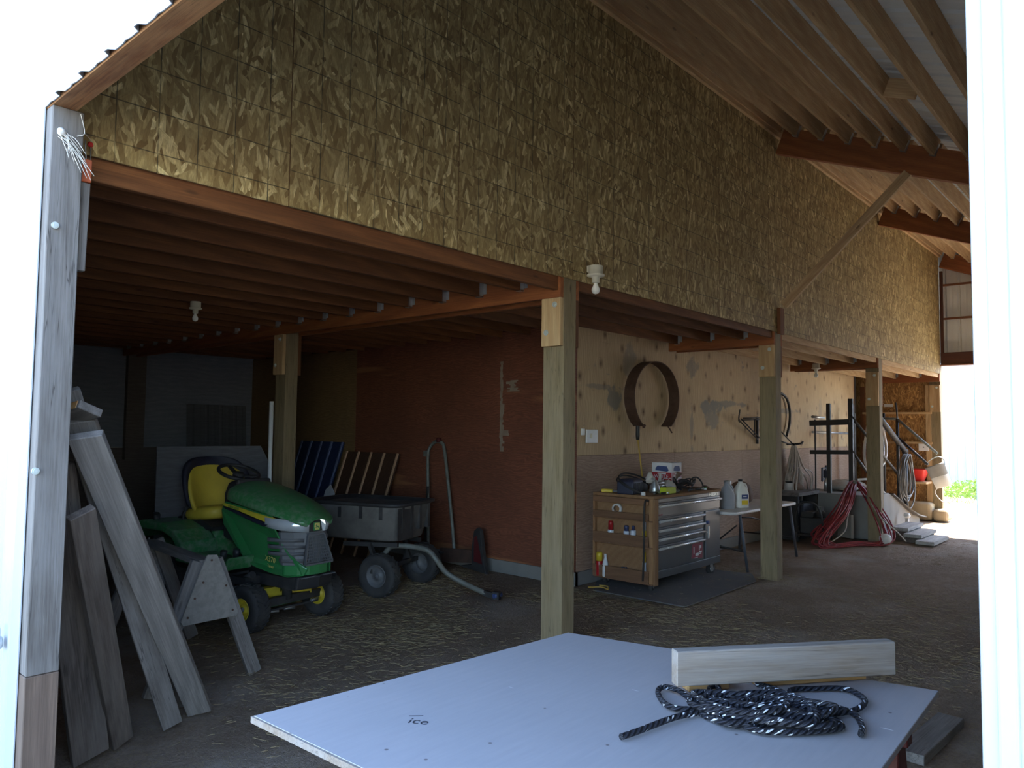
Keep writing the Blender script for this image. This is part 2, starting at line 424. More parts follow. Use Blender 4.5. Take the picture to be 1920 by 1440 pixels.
def dirt(name, base, dark, pale, straw):
    t = NT(name); c = t.co('Object')
    n1 = t.noise(c, 1.3, 8, .65); n2 = t.noise(c, 14, 6, .7); n3 = t.noise(c, 60, 4, .7)
    col = t.mix(t.ramp(n1, [(.35, 0), (.68, 1)]), base, dark)
    col = t.mix(t.ramp(n2, [(.42, 0), (.66, .85)]), col, dark)
    col = t.mix(t.ramp(n3, [(.45, 0), (.62, .6)]), col, tuple(x*.8 for x in dark))
    col = t.mix(t.ramp(t.noise(c, .7, 4, .6), [(.52, 0), (.72, .75)]), col, pale)
    s = t.noise(t.mp(c, (26, 210, 26), (0,0,.6)), 1, 2, .6); s2 = t.noise(t.mp(c, (210, 26, 26), (0,0,.35)), 1, 2, .6)
    sf = t.m1('MAXIMUM', t.ramp(s, [(.60, 0), (.66, 1)]), t.ramp(s2, [(.60, 0), (.66, 1)]))
    zone = t.ramp(t.noise(c, .9, 4, .6), [(.40, .1), (.62, .75)])
    col = t.mix(t.m1('MULTIPLY', t.m1('MULTIPLY', sf, zone), .75), col, straw)
    fl = t.vor(c, 42, 'Distance')
    col = t.mix(t.m1('MULTIPLY', t.ramp(fl, [(.10, 1), (.16, 0)]), .5), col, (.33,.30,.27))
    h = t.m1('ADD', t.m1('MULTIPLY', n2, .7), t.m1('ADD', n3, t.m1('MULTIPLY', sf, .3)))
    t.bump(h, 1, .04)
    M[name] = t.fin(col, .95, Specular_IOR_Level=.15)
dirt('dirt', (.52,.395,.30), (.31,.225,.165), (.54,.47,.41), (.58,.44,.20))
dirt('gravel', (.50,.46,.40), (.40,.36,.30), (.58,.54,.48), (.46,.40,.26))

plain('white_metal', (.36,.40,.46), .35, 0, .12, (.55,.55,.55), 3)
plain('white_siding', (.40,.43,.47), .3, 0, .10, (.45,.46,.48), 3)
plain('roof_metal', (.66,.68,.66), .5, 0, .2, (.42,.43,.41), 2)
plain('galv', (.50,.52,.53), .35, .85, .25, (.25,.25,.25))
plain('bolt_pale', (.60,.66,.64), .35, .4, .1)
plain('steel_dark', (.030,.029,.030), .45, .3, .35, (.07,.05,.04))
plain('rust', (.10,.055,.038), .7, .3, .5, (.055,.03,.02))
plain('rust_pale', (.30,.235,.18), .8, 0, .5, (.16,.10,.06))
plain('green_paint', (.032,.19,.055), .36, 0, .75, (.24,.27,.22), 22, Coat_Weight=.3)
plain('green_side', (.026,.19,.055), .28, 0, .25, (.12,.15,.11), 10, bump=0, Coat_Weight=.4)
plain('yellow_paint', (.60,.48,.035), .4, 0, .30, (.22,.18,.06), 12)
plain('seat_yellow', (.62,.47,.05), .5, 0, .25, (.30,.22,.05), 7)
plain('black_plastic', (.022,.022,.025), .5, 0, .3, (.07,.065,.06))
plain('gray_plastic', (.105,.11,.12), .5, 0, .4, (.16,.15,.14))
plain('tub_plastic', (.028,.028,.032), .55, 0, .3, (.26,.235,.21), 3)
plain('tub_dusty', (.150,.140,.130), .75, 0, .6, (.055,.052,.05), 4)
plain('rubber', (.030,.031,.034), .75, 0, .55, (.105,.095,.085), 8)
plain('headlight', (.62,.66,.70), .12, .35, .10, (.3,.3,.3), bump=0)
plain('gunmetal', (.100,.108,.120), .30, .1, 0, (.16,.15,.14), 2, 0)
plain('alu', (.85,.86,.87), .25, .7, .05, bump=0)
plain('concrete', (.225,.22,.21), .85, 0, .5, (.20,.19,.18), 5)
plain('concrete_tan', (.50,.40,.26), .85, 0, .4, (.30,.22,.14), 5)
plain('ivory', (.74,.70,.56), .4, 0, .15, (.5,.44,.3))
plain('white_plastic', (.78,.79,.80), .4, 0, .15, (.5,.47,.42))
plain('bulb_glass', (.86,.86,.82), .2, 0, .05)
plain('red_hose', (.26,.018,.028), .4, 0, .35, (.10,.02,.02), 30)
plain('hose_pale', (.50,.44,.39), .5, 0, .35, (.28,.22,.18), 20)
plain('hose_white', (.70,.68,.66), .4, 0, .3, (.42,.37,.32), 12)
plain('hose_gray', (.16,.155,.145), .5, 0, .3, (.09,.08,.07), 12)
plain('red_plastic', (.62,.035,.03), .35, 0, .15, (.3,.02,.02))
plain('bucket_shaded', (.20,.205,.20), .45, 0, .35, (.32,.31,.28), 6)  # upper half of the white bucket, shade put into the colour
plain('bucket_sunlit', (.74,.73,.68), .45, 0, .25, (.5,.46,.38), 6)  # lower half of the same bucket, sunlight put into the colour
plain('can_red', (.42,.015,.02), .3, 0, .05)
plain('can_white', (.62,.66,.74), .3, 0, .08)
plain('can_navy', (.035,.045,.11), .3, 0, .05)
plain('can_yellow', (.72,.52,.04), .35, 0, .1)
plain('box_red', (.45,.022,.03), .6, 0, .15)
plain('box_white', (.70,.70,.72), .6, 0, .15, (.5,.5,.5))
plain('ink_blue', (.05,.08,.22), .6, 0, .1)
plain('lime', (.50,.58,.03), .45, 0, .15)
plain('handle_yellow', (.55,.36,.07), .5, 0, .2)
plain('rag_white', (.60,.57,.52), .9, 0, .3, (.35,.31,.26), 12)
plain('cardboard', (.16,.095,.062), .8, 0, .3)
plain('orange_red', (.56,.12,.045), .6, 0, .25)
plain('mat_gray', (.125,.122,.125), .9, 0, .6, (.20,.18,.16), 5)
plain('twine', (.70,.68,.64), .9, 0, .1)
plain('ink', (.02,.02,.03), .8, 0, 0)
plain('paper', (.70,.70,.70), .8, 0, .1)
plain('jug_clear', (.36,.38,.42), .35, 0, .3, (.25,.26,.28))
plain('jug_white', (.80,.80,.76), .35, 0, .12)
plain('decal_red', (.26,.035,.06), .5, 0, .2)
plain('letter_yellow', (.62,.55,.16), .5, 0, .1)
plain('mach_dark', (.032,.032,.034), .6, .2, .5, (.09,.085,.08), 14)
plain('soil_tool', (.11,.065,.05), .7, .3, .5, (.06,.04,.035), 9)
plain('dark_trim', (.012,.014,.030), .6, 0, .1)
plain('leather_brown', (.13,.075,.05), .7, 0, .4, (.05,.03,.02), 15)
def rope_mat():
    t = NT('rope'); uv = t.co('UV'); u, v, _ = t.sep(uv)
    tw = t.m1('SINE', t.m1('MULTIPLY', t.m1('ADD', t.m1('MULTIPLY', u, 46), t.m1('MULTIPLY', v, 3)), 2*PI))
    col = t.mix(t.ramp(tw, [(.2, 0), (.8, 1)]), (.006,.006,.011), (.022,.023,.036))
    c = t.comb(t.m1('MULTIPLY', u, 46), t.m1('ADD', t.m1('MULTIPLY', v, 7), t.m1('MULTIPLY', u, 95)), 0)
    fl = t.vor(c, 1, 'Color', rnd=.7); r, g, b = t.sep(fl)
    d = t.vor(c, 1, 'Distance')
    f = t.m1('MULTIPLY', t.m1('GREATER_THAN', r, .77), t.m1('LESS_THAN', d, .42))
    col = t.mix(f, col, (.75,.76,.80))
    t.bump(tw, .9, .004)
    M['rope'] = t.fin(col, .7)
rope_mat()
def leafy():
    t = NT('leaf'); r = t.n('ShaderNodeObjectInfo').outputs['Random']; c = t.co('Object')
    M['leaf'] = t.fin(t.mix(t.noise(c, 6, 3), (.10,.22,.03), (.28,.38,.06)), .6)
leafy()
t = NT('straw'); c = t.co('Object'); M['straw'] = t.fin(t.mix(t.noise(c, 9, 2), (.33,.25,.125), (.20,.15,.085)), .8)
plain('red_trestle', (.09,.012,.014), .5, 0, .4, (.03,.01,.01))
plain('galv_old', (.20,.215,.195), .55, .3, .5, (.12,.08,.06), 12)
plain('navy_box', (.022,.027,.060), .5, 0, .25, (.06,.06,.07))
plain('box_pinkish', (.52,.26,.30), .6, 0, .15)
plain('steel_blue', (.085,.095,.12), .45, .3, .3)
plain('mat_dark', (.035,.036,.04), .55, 0, .6, (.16,.15,.14), 14)
plain('ink_blue_dark', (.018,.022,.045), .45, .2, .2)
plain('rag_gray', (.42,.40,.37), .9, 0, .5, (.22,.19,.16), 10)
wood('concrete_board', (.36,.34,.32), (.30,.28,.26), (.2,.18,.16), ring=3, knots=0)

plain('gusset_ply', (.24,.225,.205), .85, 0, .5, (.13,.115,.10), 26)
wood('weathered_lit', (.50,.485,.47), (.38,.365,.35), (.18,.17,.16), ring=9, knots=.3, weather=(.46,.45,.44))  # weathered wood made paler: sun bounce on the step planks put into the colour
# ------------------------------------------------------------------ ground, walls, roof
ORD = ['first','second','third','fourth','fifth','sixth','seventh','eighth','ninth','tenth','eleventh','twelfth','thirteenth','fourteenth','fifteenth','sixteenth','seventeenth','eighteenth','nineteenth','twentieth']
def grid_ground(name, x0, x1, y0, y1, nx, ny, amp, mat, z=0):
    from mathutils import noise as NZ
    b = MB()
    for j in range(ny+1):
        for i in range(nx+1):
            x = x0+(x1-x0)*i/nx; y = y0+(y1-y0)*j/ny
            b.v.append(V((x, y, z + amp*(NZ.noise(V((x*1.1, y*1.1, 0))) * .6 + NZ.noise(V((x*4, y*4, 3)))*.4) - amp*.6)))
    for j in range(ny):
        for i in range(nx):
            k = j*(nx+1)+i; b.face((k, k+1, k+nx+2, k+nx+1), True)
    return b.build(name, mat)
struct(grid_ground('floor', -.6, 15.9, -4.6, 11.4, 150, 130, .014, M['dirt']))
tag(bpy.data.objects['floor'], 'bare dirt barn floor strewn with straw', 'floor')
g = MB(); g.face([0,1,2,3]); g.v = [V(p) for p in ((-60,-70,-.03),(90,-70,-.03),(90,70,-.03),(-60,70,-.03))]
struct(g.build('ground', M['gravel']))
def ribbed(y0, y1, z0, z1, x, out=-1, period=.229, rib=.019):
    """outline of ribbed metal sheet across y at plane x, bulging toward out"""
    pts = [(y0, x)]; y = y0
    k = math.ceil(y0/period)
    while k*period < y1:
        c = k*period
        for dy, h in ((-.030, 0), (-.012, rib), (.012, rib), (.030, 0)):
            if y0 < c+dy < y1: pts.append((c+dy, x+out*h))
        for dy in (.085, .1145, .144):
            if y0 < c+dy < y1: pts.append((c+dy, x+out*(.004 if dy == .1145 else 0)))
        k += 1
    pts.append((y1, x)); return pts
def metal_wall(b, y0, y1, z0, z1, x, out=-1, th=.004):
    pts = ribbed(y0, y1, z0, z1, x, out)
    outer = [(y, xx) for y, xx in pts]; inner = [(y, xx - out*th) for y, xx in pts]
    n = len(b.v)
    for y, xx in outer: b.v += [V((xx, y, z0)), V((xx, y, z1))]
    m = len(b.v)
    for y, xx in inner: b.v += [V((xx, y, z0)), V((xx, y, z1))]
    for i in range(len(pts)-1):
        b.face((n+2*i, n+2*i+2, n+2*i+3, n+2*i+1)); b.face((m+2*i, m+2*i+1, m+2*i+3, m+2*i+2))
        b.face((n+2*i, m+2*i, m+2*i+2, n+2*i+2)); b.face((n+2*i+1, n+2*i+3, m+2*i+3, m+2*i+1))
    b.face((n, n+1, m+1, m)); e = 2*len(pts)-2; b.face((n+e, m+e, m+e+1, n+e+1))
JY = .150                                  # right side of the doorway
b = MB()
metal_wall(b, 3.16, 12.2, 0, 6.2, .885)
metal_wall(b, JY, 3.16, 2.803, 6.2, .885)
metal_wall(b, -4.6, JY, 0, 6.2, .885)
struct(tag(b.build('wall_front', M['white_siding']), 'white ribbed metal siding around the doorway', 'wall'))
b = MB(); b.b2((.862, JY-.062, 0), (.884, JY+.002, 2.80)); b.b2((.858, JY-.030, 0), (.864, JY-.012, 2.80))
struct(tag(b.build('trim_1', M['white_siding'], bevel=.003), 'white metal corner trim on the right side of the doorway', 'trim'))
# inner framing that darkens the front wall
b = MB(); b.b2((.925, 3.42, 0), (.94, 12.1, 2.84)); struct(tag(b.build('wall_front_lining', M['dark_panel']), 'dark inner lining of the front wall', 'wall'))
board('door_header', (.9335, 3.28, 2.895), (.9335, -.3, 2.895), .085, .19, M['header_stained'])
b = MB()
for k in range(15): b.hexa([(.8905, .229*k-.024, 2.803), (.8905, .229*k+.024, 2.803), (.8705, .229*k+.010, 2.803), (.8705, .229*k-.010, 2.803), (.8905, .229*k-.024, 2.83), (.8905, .229*k+.024, 2.83), (.8705, .229*k+.010, 2.83), (.8705, .229*k-.010, 2.83)])
b.build('rib_closure', M['black_plastic'], None); bpy.data.objects['rib_closure'].parent = bpy.data.objects['door_header']; bpy.data.objects['rib_closure'].matrix_parent_inverse = bpy.data.objects['door_header'].matrix_local.inverted()
tag(bpy.data.objects['door_header'], 'brown stained timber header over the doorway under the white siding', 'beam')
# loft wall of printed oriented strand board
OT = 5.06
b = MB()
x = 1.0; edges = [1.0] + [2.0+1.171*k for k in range(12) if 2.0+1.171*k < 15.6] + [15.64]
for a, c in zip(edges, edges[1:]): b.b2((a+.0012, Y0-.012, 2.705), (c-.0012, Y0, OT))
struct(tag(b.build('wall_loft', M['osb_loft']), 'upper wall of printed strand board above the row of posts', 'wall'))
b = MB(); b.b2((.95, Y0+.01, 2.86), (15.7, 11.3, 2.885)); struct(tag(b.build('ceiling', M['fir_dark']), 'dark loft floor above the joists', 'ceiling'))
# room walls under the loft
b = MB()
WT = 2.69
for a, c in ((6.29, 7.30), (7.30, 8.76), (8.76, 10.86), (10.86, 13.33), (13.33, 15.21)):
    b.b2((a+.002, 4.685, 1.333), (c-.002, 4.70, WT))
struct(tag(b.build('wall_back', M['ply_tan']), 'knotty tan plywood wall behind the tool chest', 'wall'))
b = MB(); [b.b2((a+.002, 4.682, .14), (c-.002, 4.70, 1.329)) for a, c in ((6.29, 8.30), (8.30, 10.22), (10.22, 12.8), (12.8, 15.21))]
struct(tag(b.build('wall_back_lower', M['ply_lower']), 'lower plywood half of the wall behind the tool chest', 'wall'))
b = MB(); b.b2((6.29, 4.70, 0), (15.3, 4.78, WT)); struct(b.build('wall_back_core', M['fir_dark']))
b = MB(); b.b2((6.26, 4.668, 0), (15.2, 4.70, .138)); b.b2((6.252, 4.668, 0), (6.30, 11.3, .138)); struct(tag(b.build('baseboard_back', M['concrete']), 'pale concrete footing under the plywood walls', 'footing'))
b = MB(); b.b2((6.262, 4.686, .14), (6.29, 4.70, WT)); b.b2((6.262, 5.742, 1.333), (6.275, 8.43, 2.70)); b.b2((6.262, 4.70, 1.333), (6.275, 5.738, 2.70)); b.b2((6.262, 4.70, .14), (6.275, 8.43, 1.329))
struct(tag(b.build('wall_side', M['ply_red']), 'dark red-brown plywood wall behind the cart', 'wall'))
b = MB(); b.b2((6.262, 8.434, .14), (6.275, 11.2, 2.66)); struct(tag(b.build('wall_side_far', M['ply_olive']), 'olive-brown plywood at the far end of the red-brown wall', 'wall'))
b = MB(); b.b2((6.276, 4.70, 0), (6.36, 11.3, 2.72)); struct(b.build('wall_side_core', M['fir_dark']))
def smear(name, prof, plane, mat):
    """a flat splash of torn pale veneer or grout proud of a wall: list of (u, z0, z1)"""
    bb = MB()
    for u0, u1, z0, z1 in prof:
        if plane[0] == 'x': bb.b2((plane[1]-.0015, u0, z0), (plane[1]+.001, u1, z1))
        else: bb.b2((u0, plane[1]-.0015, z0), (u1, plane[1]+.001, z1))
    return bb.build(name, mat)
pr = []; rs = random.Random(3)
z = 1.345
while z < 2.36:
    w = .05 if z < 1.9 else .028; c0 = 5.725 + rs.uniform(-.008, .008); pr.append((c0 - w*rs.uniform(.3, .9) - (.09 if 1.5 < z < 1.56 else 0), c0 + .02, z, z+.03)); z += .03
for k in range(9): pr.append((5.50 + rs.uniform(-.05, .05), 5.63 + rs.uniform(-.04, .03), 2.02+.014*k, 2.034+.014*k))
tag(smear('wall_stain', pr, ('x', 6.262), M['rust_pale']), 'ragged pale streak down a seam of the red-brown plywood', 'stain', None, 'structure')
# far dark wall: grey panels over a darker base
b = MB(); b.b2((.98, 11.2, 1.27), (6.28, 11.22, 2.85)); struct(tag(b.build('wall_left', M['dark_panel']), 'dim grey panelled wall at the back of the tractor bay', 'wall'))
b = MB(); b.b2((.98, 11.19, 0), (6.28, 11.22, 1.265)); struct(tag(b.build('wall_left_lower', M['dark_low']), 'dark lower half of the wall at the back of the tractor bay', 'wall'))
b = MB(); b.b2((4.30, 11.10, 1.1), (4.55, 11.19, 2.8)); struct(tag(b.build('trim_2', M['dark_low']), 'dark upright on the wall at the back of the tractor bay', 'trim'))
b = MB(); metal_wall(b, 5.18, 6.14, 0, 1, 0); b.v = [V((p.y, 11.02 + p.z*.14 + p.x, p.z*1.91)) for p in b.v]
tag(b.build('siding_offcut', M['ply_gray']), 'ribbed grey sheet leaning on the dim back wall above the clipped grey plywood', 'sheet')
# end wall: strand board between studs, below the loft
b = MB(); b.b2((15.72, 3.3, .3), (15.74, 4.8, 2.86)); struct(tag(b.build('wall_end', M['osb_end']), 'orange strand board end wall between studs', 'wall'))
b = MB(); b.b2((15.42, 3.42, 0), (15.80, 4.72, .33)); b.b2((15.42, 3.16, 0), (15.80, 3.42, .22))
struct(tag(b.build('baseboard_end', M['concrete_tan'], bevel=.07, seg=3), 'tan concrete stem wall at the foot of the end wall', 'footing'))
for i, zz in enumerate((.92, 1.42, 1.98)):
    tag(board('wall_girt', (15.67, 3.44, zz), (15.67, 4.66, zz), .09, .04, M['fir_pale']), ORD[i] + ' orange wall girt up from the concrete on the end wall', 'girt', 'girts on the end wall')
tag(board('wall_stud', (15.66, 3.50, .33), (15.66, 3.50, 2.5), .04, .09, M['fir_pale']), 'orange stud beside the end post on the strand board wall', 'stud')
tag(board('wall_stud', (15.66, 4.66, .33), (15.66, 4.66, 2.5), .04, .09, M['fir_joist']), 'reddish corner stud where the strand board meets the plywood', 'stud')
# metal gable above the far opening
b = MB(); metal_wall(b, -4.6, 3.34, 2.90, 5.1, 15.75, 1); struct(tag(b.build('wall_far', M['roof_metal']), 'grey metal gable above the far opening', 'wall'))
b = MB(); metal_wall(b, -4.6, -1.2, 0, 2.90, 15.75, 1); struct(tag(b.build('wall_far_right', M['roof_metal']), 'metal end wall right of the far opening', 'wall'))
tag(board('far_header', (15.66, 3.27, 2.985), (15.66, -1.4, 2.985), .09, .215, M['fir_dark']), 'reddish header across the far opening', 'beam')
b = MB(); b.b2((15.60, -1.4, 2.855), (15.80, 3.30, 2.876)); struct(tag(b.build('trim_3', M['fir_joist']), 'timber soffit under the far header', 'trim'))
for i, zz in enumerate((3.73, 4.36)):
    tag(board('gable_girt', (15.70, 3.28, zz), (15.70, -1.4, zz), .05, .035, M['fir_joist']), ('lower' if i == 0 else 'upper') + ' girt across the grey metal gable', 'girt', 'girts on the metal gable')
tag(board('gable_post', (15.66, 3.245, 2.88), (15.66, 3.245, 4.62), .05, .05, M['fir_dark']), 'upright at the end of the strand board loft wall', 'stud')
# right-hand wall and roof
b = MB(); b.b2((.9, -4.62, 0), (15.7, -4.6, 2.1)); struct(tag(b.build('wall_right', M['roof_metal']), 'metal side wall', 'wall'))
def roofz(y): return 5.085 - .396*(Y0 - y)
b = MB(); pts = ribbed(.80, 15.9, 0, 0, 0, 1); n = len(b.v); YE = -4.7
for y, h in pts: b.v += [V((y, Y0+.02, roofz(Y0+.02)+.006+h)), V((y, YE, roofz(YE)+.006+h))]
m = len(b.v)
for y, h in pts: b.v += [V((y, Y0+.02, roofz(Y0+.02)+.010+h)), V((y, YE, roofz(YE)+.010+h))]
for i in range(len(pts)-1):
    b.face((n+2*i, n+2*i+2, n+2*i+3, n+2*i+1)); b.face((m+2*i, m+2*i+1, m+2*i+3, m+2*i+2))
struct(tag(b.build('roof', M['roof_metal']), 'ribbed metal roof sheets over the purlins', 'roof'))
b = MB(); b.hexa([(.8, Y0, 5.09), (15.9, Y0, 5.09), (15.9, 12.3, 3.4), (.8, 12.3, 3.4), (.8, Y0, 5.11), (15.9, Y0, 5.11), (15.9, 12.3, 3.42), (.8, 12.3, 3.42)])
struct(tag(b.build('roof_loft', M['roof_metal']), 'roof over the loft', 'roof'))
b = MB(); b.b2((15.7, 3.3, 2.86), (15.74, 12.2, 5.0)); struct(b.build('wall_loft_end', M['roof_metal']))
b = MB(); b.b2((.9, 12.1, 0), (15.8, 12.2, 3.5)); struct(b.build('wall_rear', M['roof_metal']))
b = MB(); b.b2((15.74, 4.75, 0), (15.78, 12.2, 3)); struct(b.build('wall_rear_end', M['roof_metal']))

# ------------------------------------------------------------------ posts, beams, joists
def bolt_mb(p, n, r=.021):
    p = V(p); n = V(n); return MB().cyl(p, p+n*.004, r, 14).cyl(p+n*.004, p+n*.016, r*.55, 6)
def bolt(p, n, parent, r=.021): return bolt_mb(p, n, r).build('bolt', M['bolt_pale'], parent)
def post(x, y, label, w=.145, d=.188, top=2.86, plate=True, rot=0, mat='post_treated', platez=(2.21, 2.56)):
    e = empty('support_post', (x+w/2, y+d/2, 0), 0, label, 'post', None)
    board('timber', (0, 0, -.05), (0, 0, top), d, w, M[mat], e, up=(1, 0, 0))
    if plate:
        for sx in (-1, 1):
            pl = board('cleat', (sx*(w/2+.020), -d*.02, platez[0]), (sx*(w/2+.020), -d*.02, platez[1]), d*.93, .038, M['fir_pale' if sx < 0 else 'fir_joist'], e, up=(1, 0, 0))
            pl['label'] = 'orange-tan cleat bolted under the beam'
        for (yy, zz) in ((-d*.22, platez[1]-.05), (d*.20, platez[0]+.10)):
            bolt((-(w/2+.040), yy, zz), (-1, 0, 0), e)
    return e
post(XA, Y0, 'nearest square treated post of the row, rising behind the blue-grey sheet')
post(XB, Y0, 'second square post of the row, between the tool chest and the coiled hoses')
post(XC, Y0, 'third square post of the row, behind the heap of red hose', platez=(2.0, 2.5))
post(XD, Y0, 'last square post of the row, at the sunny far opening', platez=(2.0, 2.5))
post(XA, 6.95, 'square post behind the lawn tractor in the dark bay', platez=(2.14, 2.56))
def beam(x, y0, y1, label, side, mat='fir_beam', zb=2.56, zt=2.855):
    e = empty('ceiling_beam', (x, y0, zb), 0, label, 'beam', 'pairs of beams on the posts')
    board('plank', (0, 0, (zt-zb)/2), (0, y1-y0, (zt-zb)/2), .040, zt-zb, M[mat], e)
    if side < 0: bolt((-.02, .06, .20), (-1, 0, 0), e)
    return e
for x, nm, y1 in ((XA, 'nearest post', 11.1), (XB, 'second post', 4.60), (XC, 'third post', 4.60), (XD, 'last post', 4.60)):
    beam(x-.021, Y0+.002, y1, 'reddish timber beam on the near side of the %s' % nm, -1)
    if x < XD: beam(x+.145+.021, Y0+.002, y1, 'reddish timber beam on the far side of the %s' % nm, 1)
def joist(x0, x1, y, label, group, mat='fir_joist', zb=2.640, zt=2.856, hanger=True):
    e = empty('ceiling_joist', (x0, y, zb), 0, label, 'joist', group)
    board('plank', (0, 0, (zt-zb)/2), (x1-x0, 0, (zt-zb)/2), .040, zt-zb, M[mat], e)
    if hanger:
        b = MB(); L = x1-x0
        b.b2((L-.045, -.024, .004), (L-.002, -.0215, .125)); b.b2((L-.045, .0215, .004), (L-.002, .024, .125)); b.b2((L-.045, -.024, -.004), (L-.002, .024, -.001)); b.b2((L-.003, -.055, .02), (L-.0005, -.022, .13)); b.b2((L-.003, .022, .02), (L-.0005, .055, .13))
        b.build('joist_hanger', M['galv'], e)
ys = [3.335] + [3.66+.4235*k for k in range(18)]
for i, y in enumerate(ys):
    joist(1.0, XA-.042, y, ORD[i] + ' brown ceiling joist back from the loft wall over the tractor bay', 'ceiling joists over the tractor bay', zb=2.612 if i == 0 else 2.640, hanger=i > 0)
for i, y in enumerate([3.335, 3.645, 4.05, 4.47]):
    joist(XA+.19, XB-.042, y, ORD[i] + ' ceiling joist back from the loft wall above the tool chest', 'ceiling joists above the tool chest', 'fir_joist', hanger=i > 0)
for i in range(15):
    joist(XA+.19, 6.27, 4.90+.4235*i, ORD[i] + ' short dark joist between the long beam and the red-brown wall', 'short joists by the red-brown wall', 'fir_joist', hanger=False)
for i, y in enumerate([3.335, 3.645, 4.05, 4.47]):
    joist(XB+.19, XC-.042, y, ORD[i] + ' pale ceiling joist back from the loft wall past the second post', 'ceiling joists past the second post', 'fir_pale', hanger=i > 0)
    joist(XC+.19, XD-.042, y, ORD[i] + ' pale ceiling joist back from the loft wall past the third post', 'ceiling joists past the third post', 'fir_pale', hanger=i > 0)
# rafters and purlins of the open roof
def rz(y): return 4.71 - .396*(Y0-y)
for x, nm in ((XB, 'second post'), (XC, 'third post'), (XD, 'last post')):
    e = empty('roof_rafter', (x+.05, Y0-.014, rz(Y0)), 0, 'reddish sloping rafter running out from above the %s' % nm, 'rafter', 'rafters')
    L = 7.7; d = V((0, -L, -.396*L)); nrm = V((0, -.396, 1)).normalized()
    board('plank', nrm*.14, nrm*.14 + d, .085, .285, M['fir_beam'], e, up=(0, -.396, 1))
pys = [Y0-.035, 3.064, 2.793, 2.521, 2.261, 1.993, 1.733, 1.42, 1.10, .78]
for bi, (x0, x1, nm) in enumerate(((XA+.1, XB+.006, 'over the tool chest bay'), (XB+.094, XC+.006, 'between the first two visible rafters'), (XC+.094, XD+.006, 'beyond the middle rafter'))):
    for i, y in enumerate(pys):
        z = roofz(y) - .196 + (.0 if i else .02)
        e = empty('roof_purlin', (x0, y, z), 0, ORD[i] + ' pale roof purlin out from the loft wall %s' % nm, 'purlin', 'purlins ' + nm)
        nrm = V((0, -.396, 1)).normalized()
        board('plank', nrm*.115, nrm*.115 + V((x1-x0, 0, 0)), .040, .150, M['fir_pale'], e, up=nrm)
        if i:
            b = MB(); L = x1-x0
            b.b2((L-.05, -.025, .036), (L-.004, .025, .039)); b.b2((L-.05, -.026, .036), (L-.004, -.0215, .15)); b.b2((L-.05, .0215, .036), (L-.004, .026, .15))
            o = b.build('joist_hanger', M['galv'], e); o.rotation_euler = (math.atan(.396), 0, 0)
tag(board('roof_block', (6.35, 1.71, roofz(1.71)-.064), (6.35, 1.445, roofz(1.445)-.064), .04, .15, M['fir_pale']), 'short blocking between two purlins in the roof', 'block')
tag(board('loft_ledger', (XA, Y0-.03, 4.93), (XD, Y0-.03, 4.93), .036, .085, M['fir_pale']), 'pale ledger strip along the top of the strand board loft wall', 'ledger')
tag(board('diagonal_brace', (XB+.005, 3.20, 2.985), (XB+.005, 1.94, 4.19), .040, .088, M['fir_pale'], up=(0, 1, 1)), 'pale diagonal brace from the second post up to the rafter', 'brace')
tag(board('wall_batten', (XB+.065, Y0-.034, 2.68), (XB+.065, Y0-.034, 2.97), .11, .038, M['fir_joist'], up=(0, -1, 0)), 'short brown batten on the loft wall under the diagonal brace', 'batten')
# doorway post on the left
e = empty('door_post', (.947, 3.19, 0), 0, 'weathered grey post on the left of the doorway with a brown foot', 'post')
board('timber', (0, 0, .71), (0, 0, 2.80), .19, .108, M['post_weathered'], e, up=(1, 0, 0))
fo = board('foot', (0, 0, -.05), (0, 0, .708), .19, .110, M['foot_brown'], e, up=(1, 0, 0)); fo['label'] = 'brown spliced foot of the post'
for zz, xx in ((2.347, -.030), (1.442, -.055)):
    b = MB().cyl((xx+.0, -.096, zz), (xx, -.103, zz), .013, 14).cyl((xx, -.103, zz), (xx, -.106, zz), .009, 6)
    b.build('bolt', M['bolt_pale'], e)
tag(board('nailing_strip', (1.020, 3.150, 2.20), (1.026, 3.150, 2.545), .040, .035, M['weathered']), 'short weathered strip nailed to the inside of the doorway post', 'strip')
tag(board('red_block', (1.028, 3.155, 2.55), (1.028, 3.155, 2.64), .044, .034, M['orange_red']), 'small orange-red block at the top of the doorway post', 'block')
b = MB(); P = smooth_path([(1.03, 3.165, 2.72), (1.035, 3.16, 2.60), (1.02, 3.16, 2.50), (1.015, 3.16, 2.43)], 6); b.tube(P, .0022, 6)
P = smooth_path([(1.085, 3.27, 2.745), (1.08, 3.25, 2.64), (1.05, 3.18, 2.52), (1.04, 3.165, 2.43)], 6); b.tube(P, .0022, 6)
b.cyl((1.005, 3.163, 2.425), (1.045, 3.163, 2.428), .006, 10)
tag(b.build('hanging_wire', M['galv']), 'loop of thin wire hanging from the strand board by the doorway post', 'wire')
tag(MB().lathe([(.002, 0), (.009, .002), (.012, .008), (.006, .016)], (1.083, 3.276, 2.745), (0, -1, 0), 12).build('insulator', M['red_plastic']), 'small red insulator on the corner of the strand board', 'insulator')
b = MB(); rs = random.Random(5)
for k in range(16):
    a = V((.925+rs.uniform(-.02, .02), 3.088, 2.70+rs.uniform(-.02, .02))); q = a + V((.03+rs.uniform(-.02, .07), -.012+rs.uniform(-.02, .01), -.06-rs.uniform(0, .09)))
    b.tube(smooth_path([a, (a+q)/2 + V((rs.uniform(-.01, .01), -.01, rs.uniform(-.01, .02))), q], 3), .0012, 4)
b.lathe([(.001, -.014), (.014, -.004), (.016, .006), (.001, .014)], (.922, 3.086, 2.70), (0, -1, .3), 10)
tag(b.build('twine_knot', M['twine']), 'frayed knot of white twine near the top of the doorway post', 'twine')
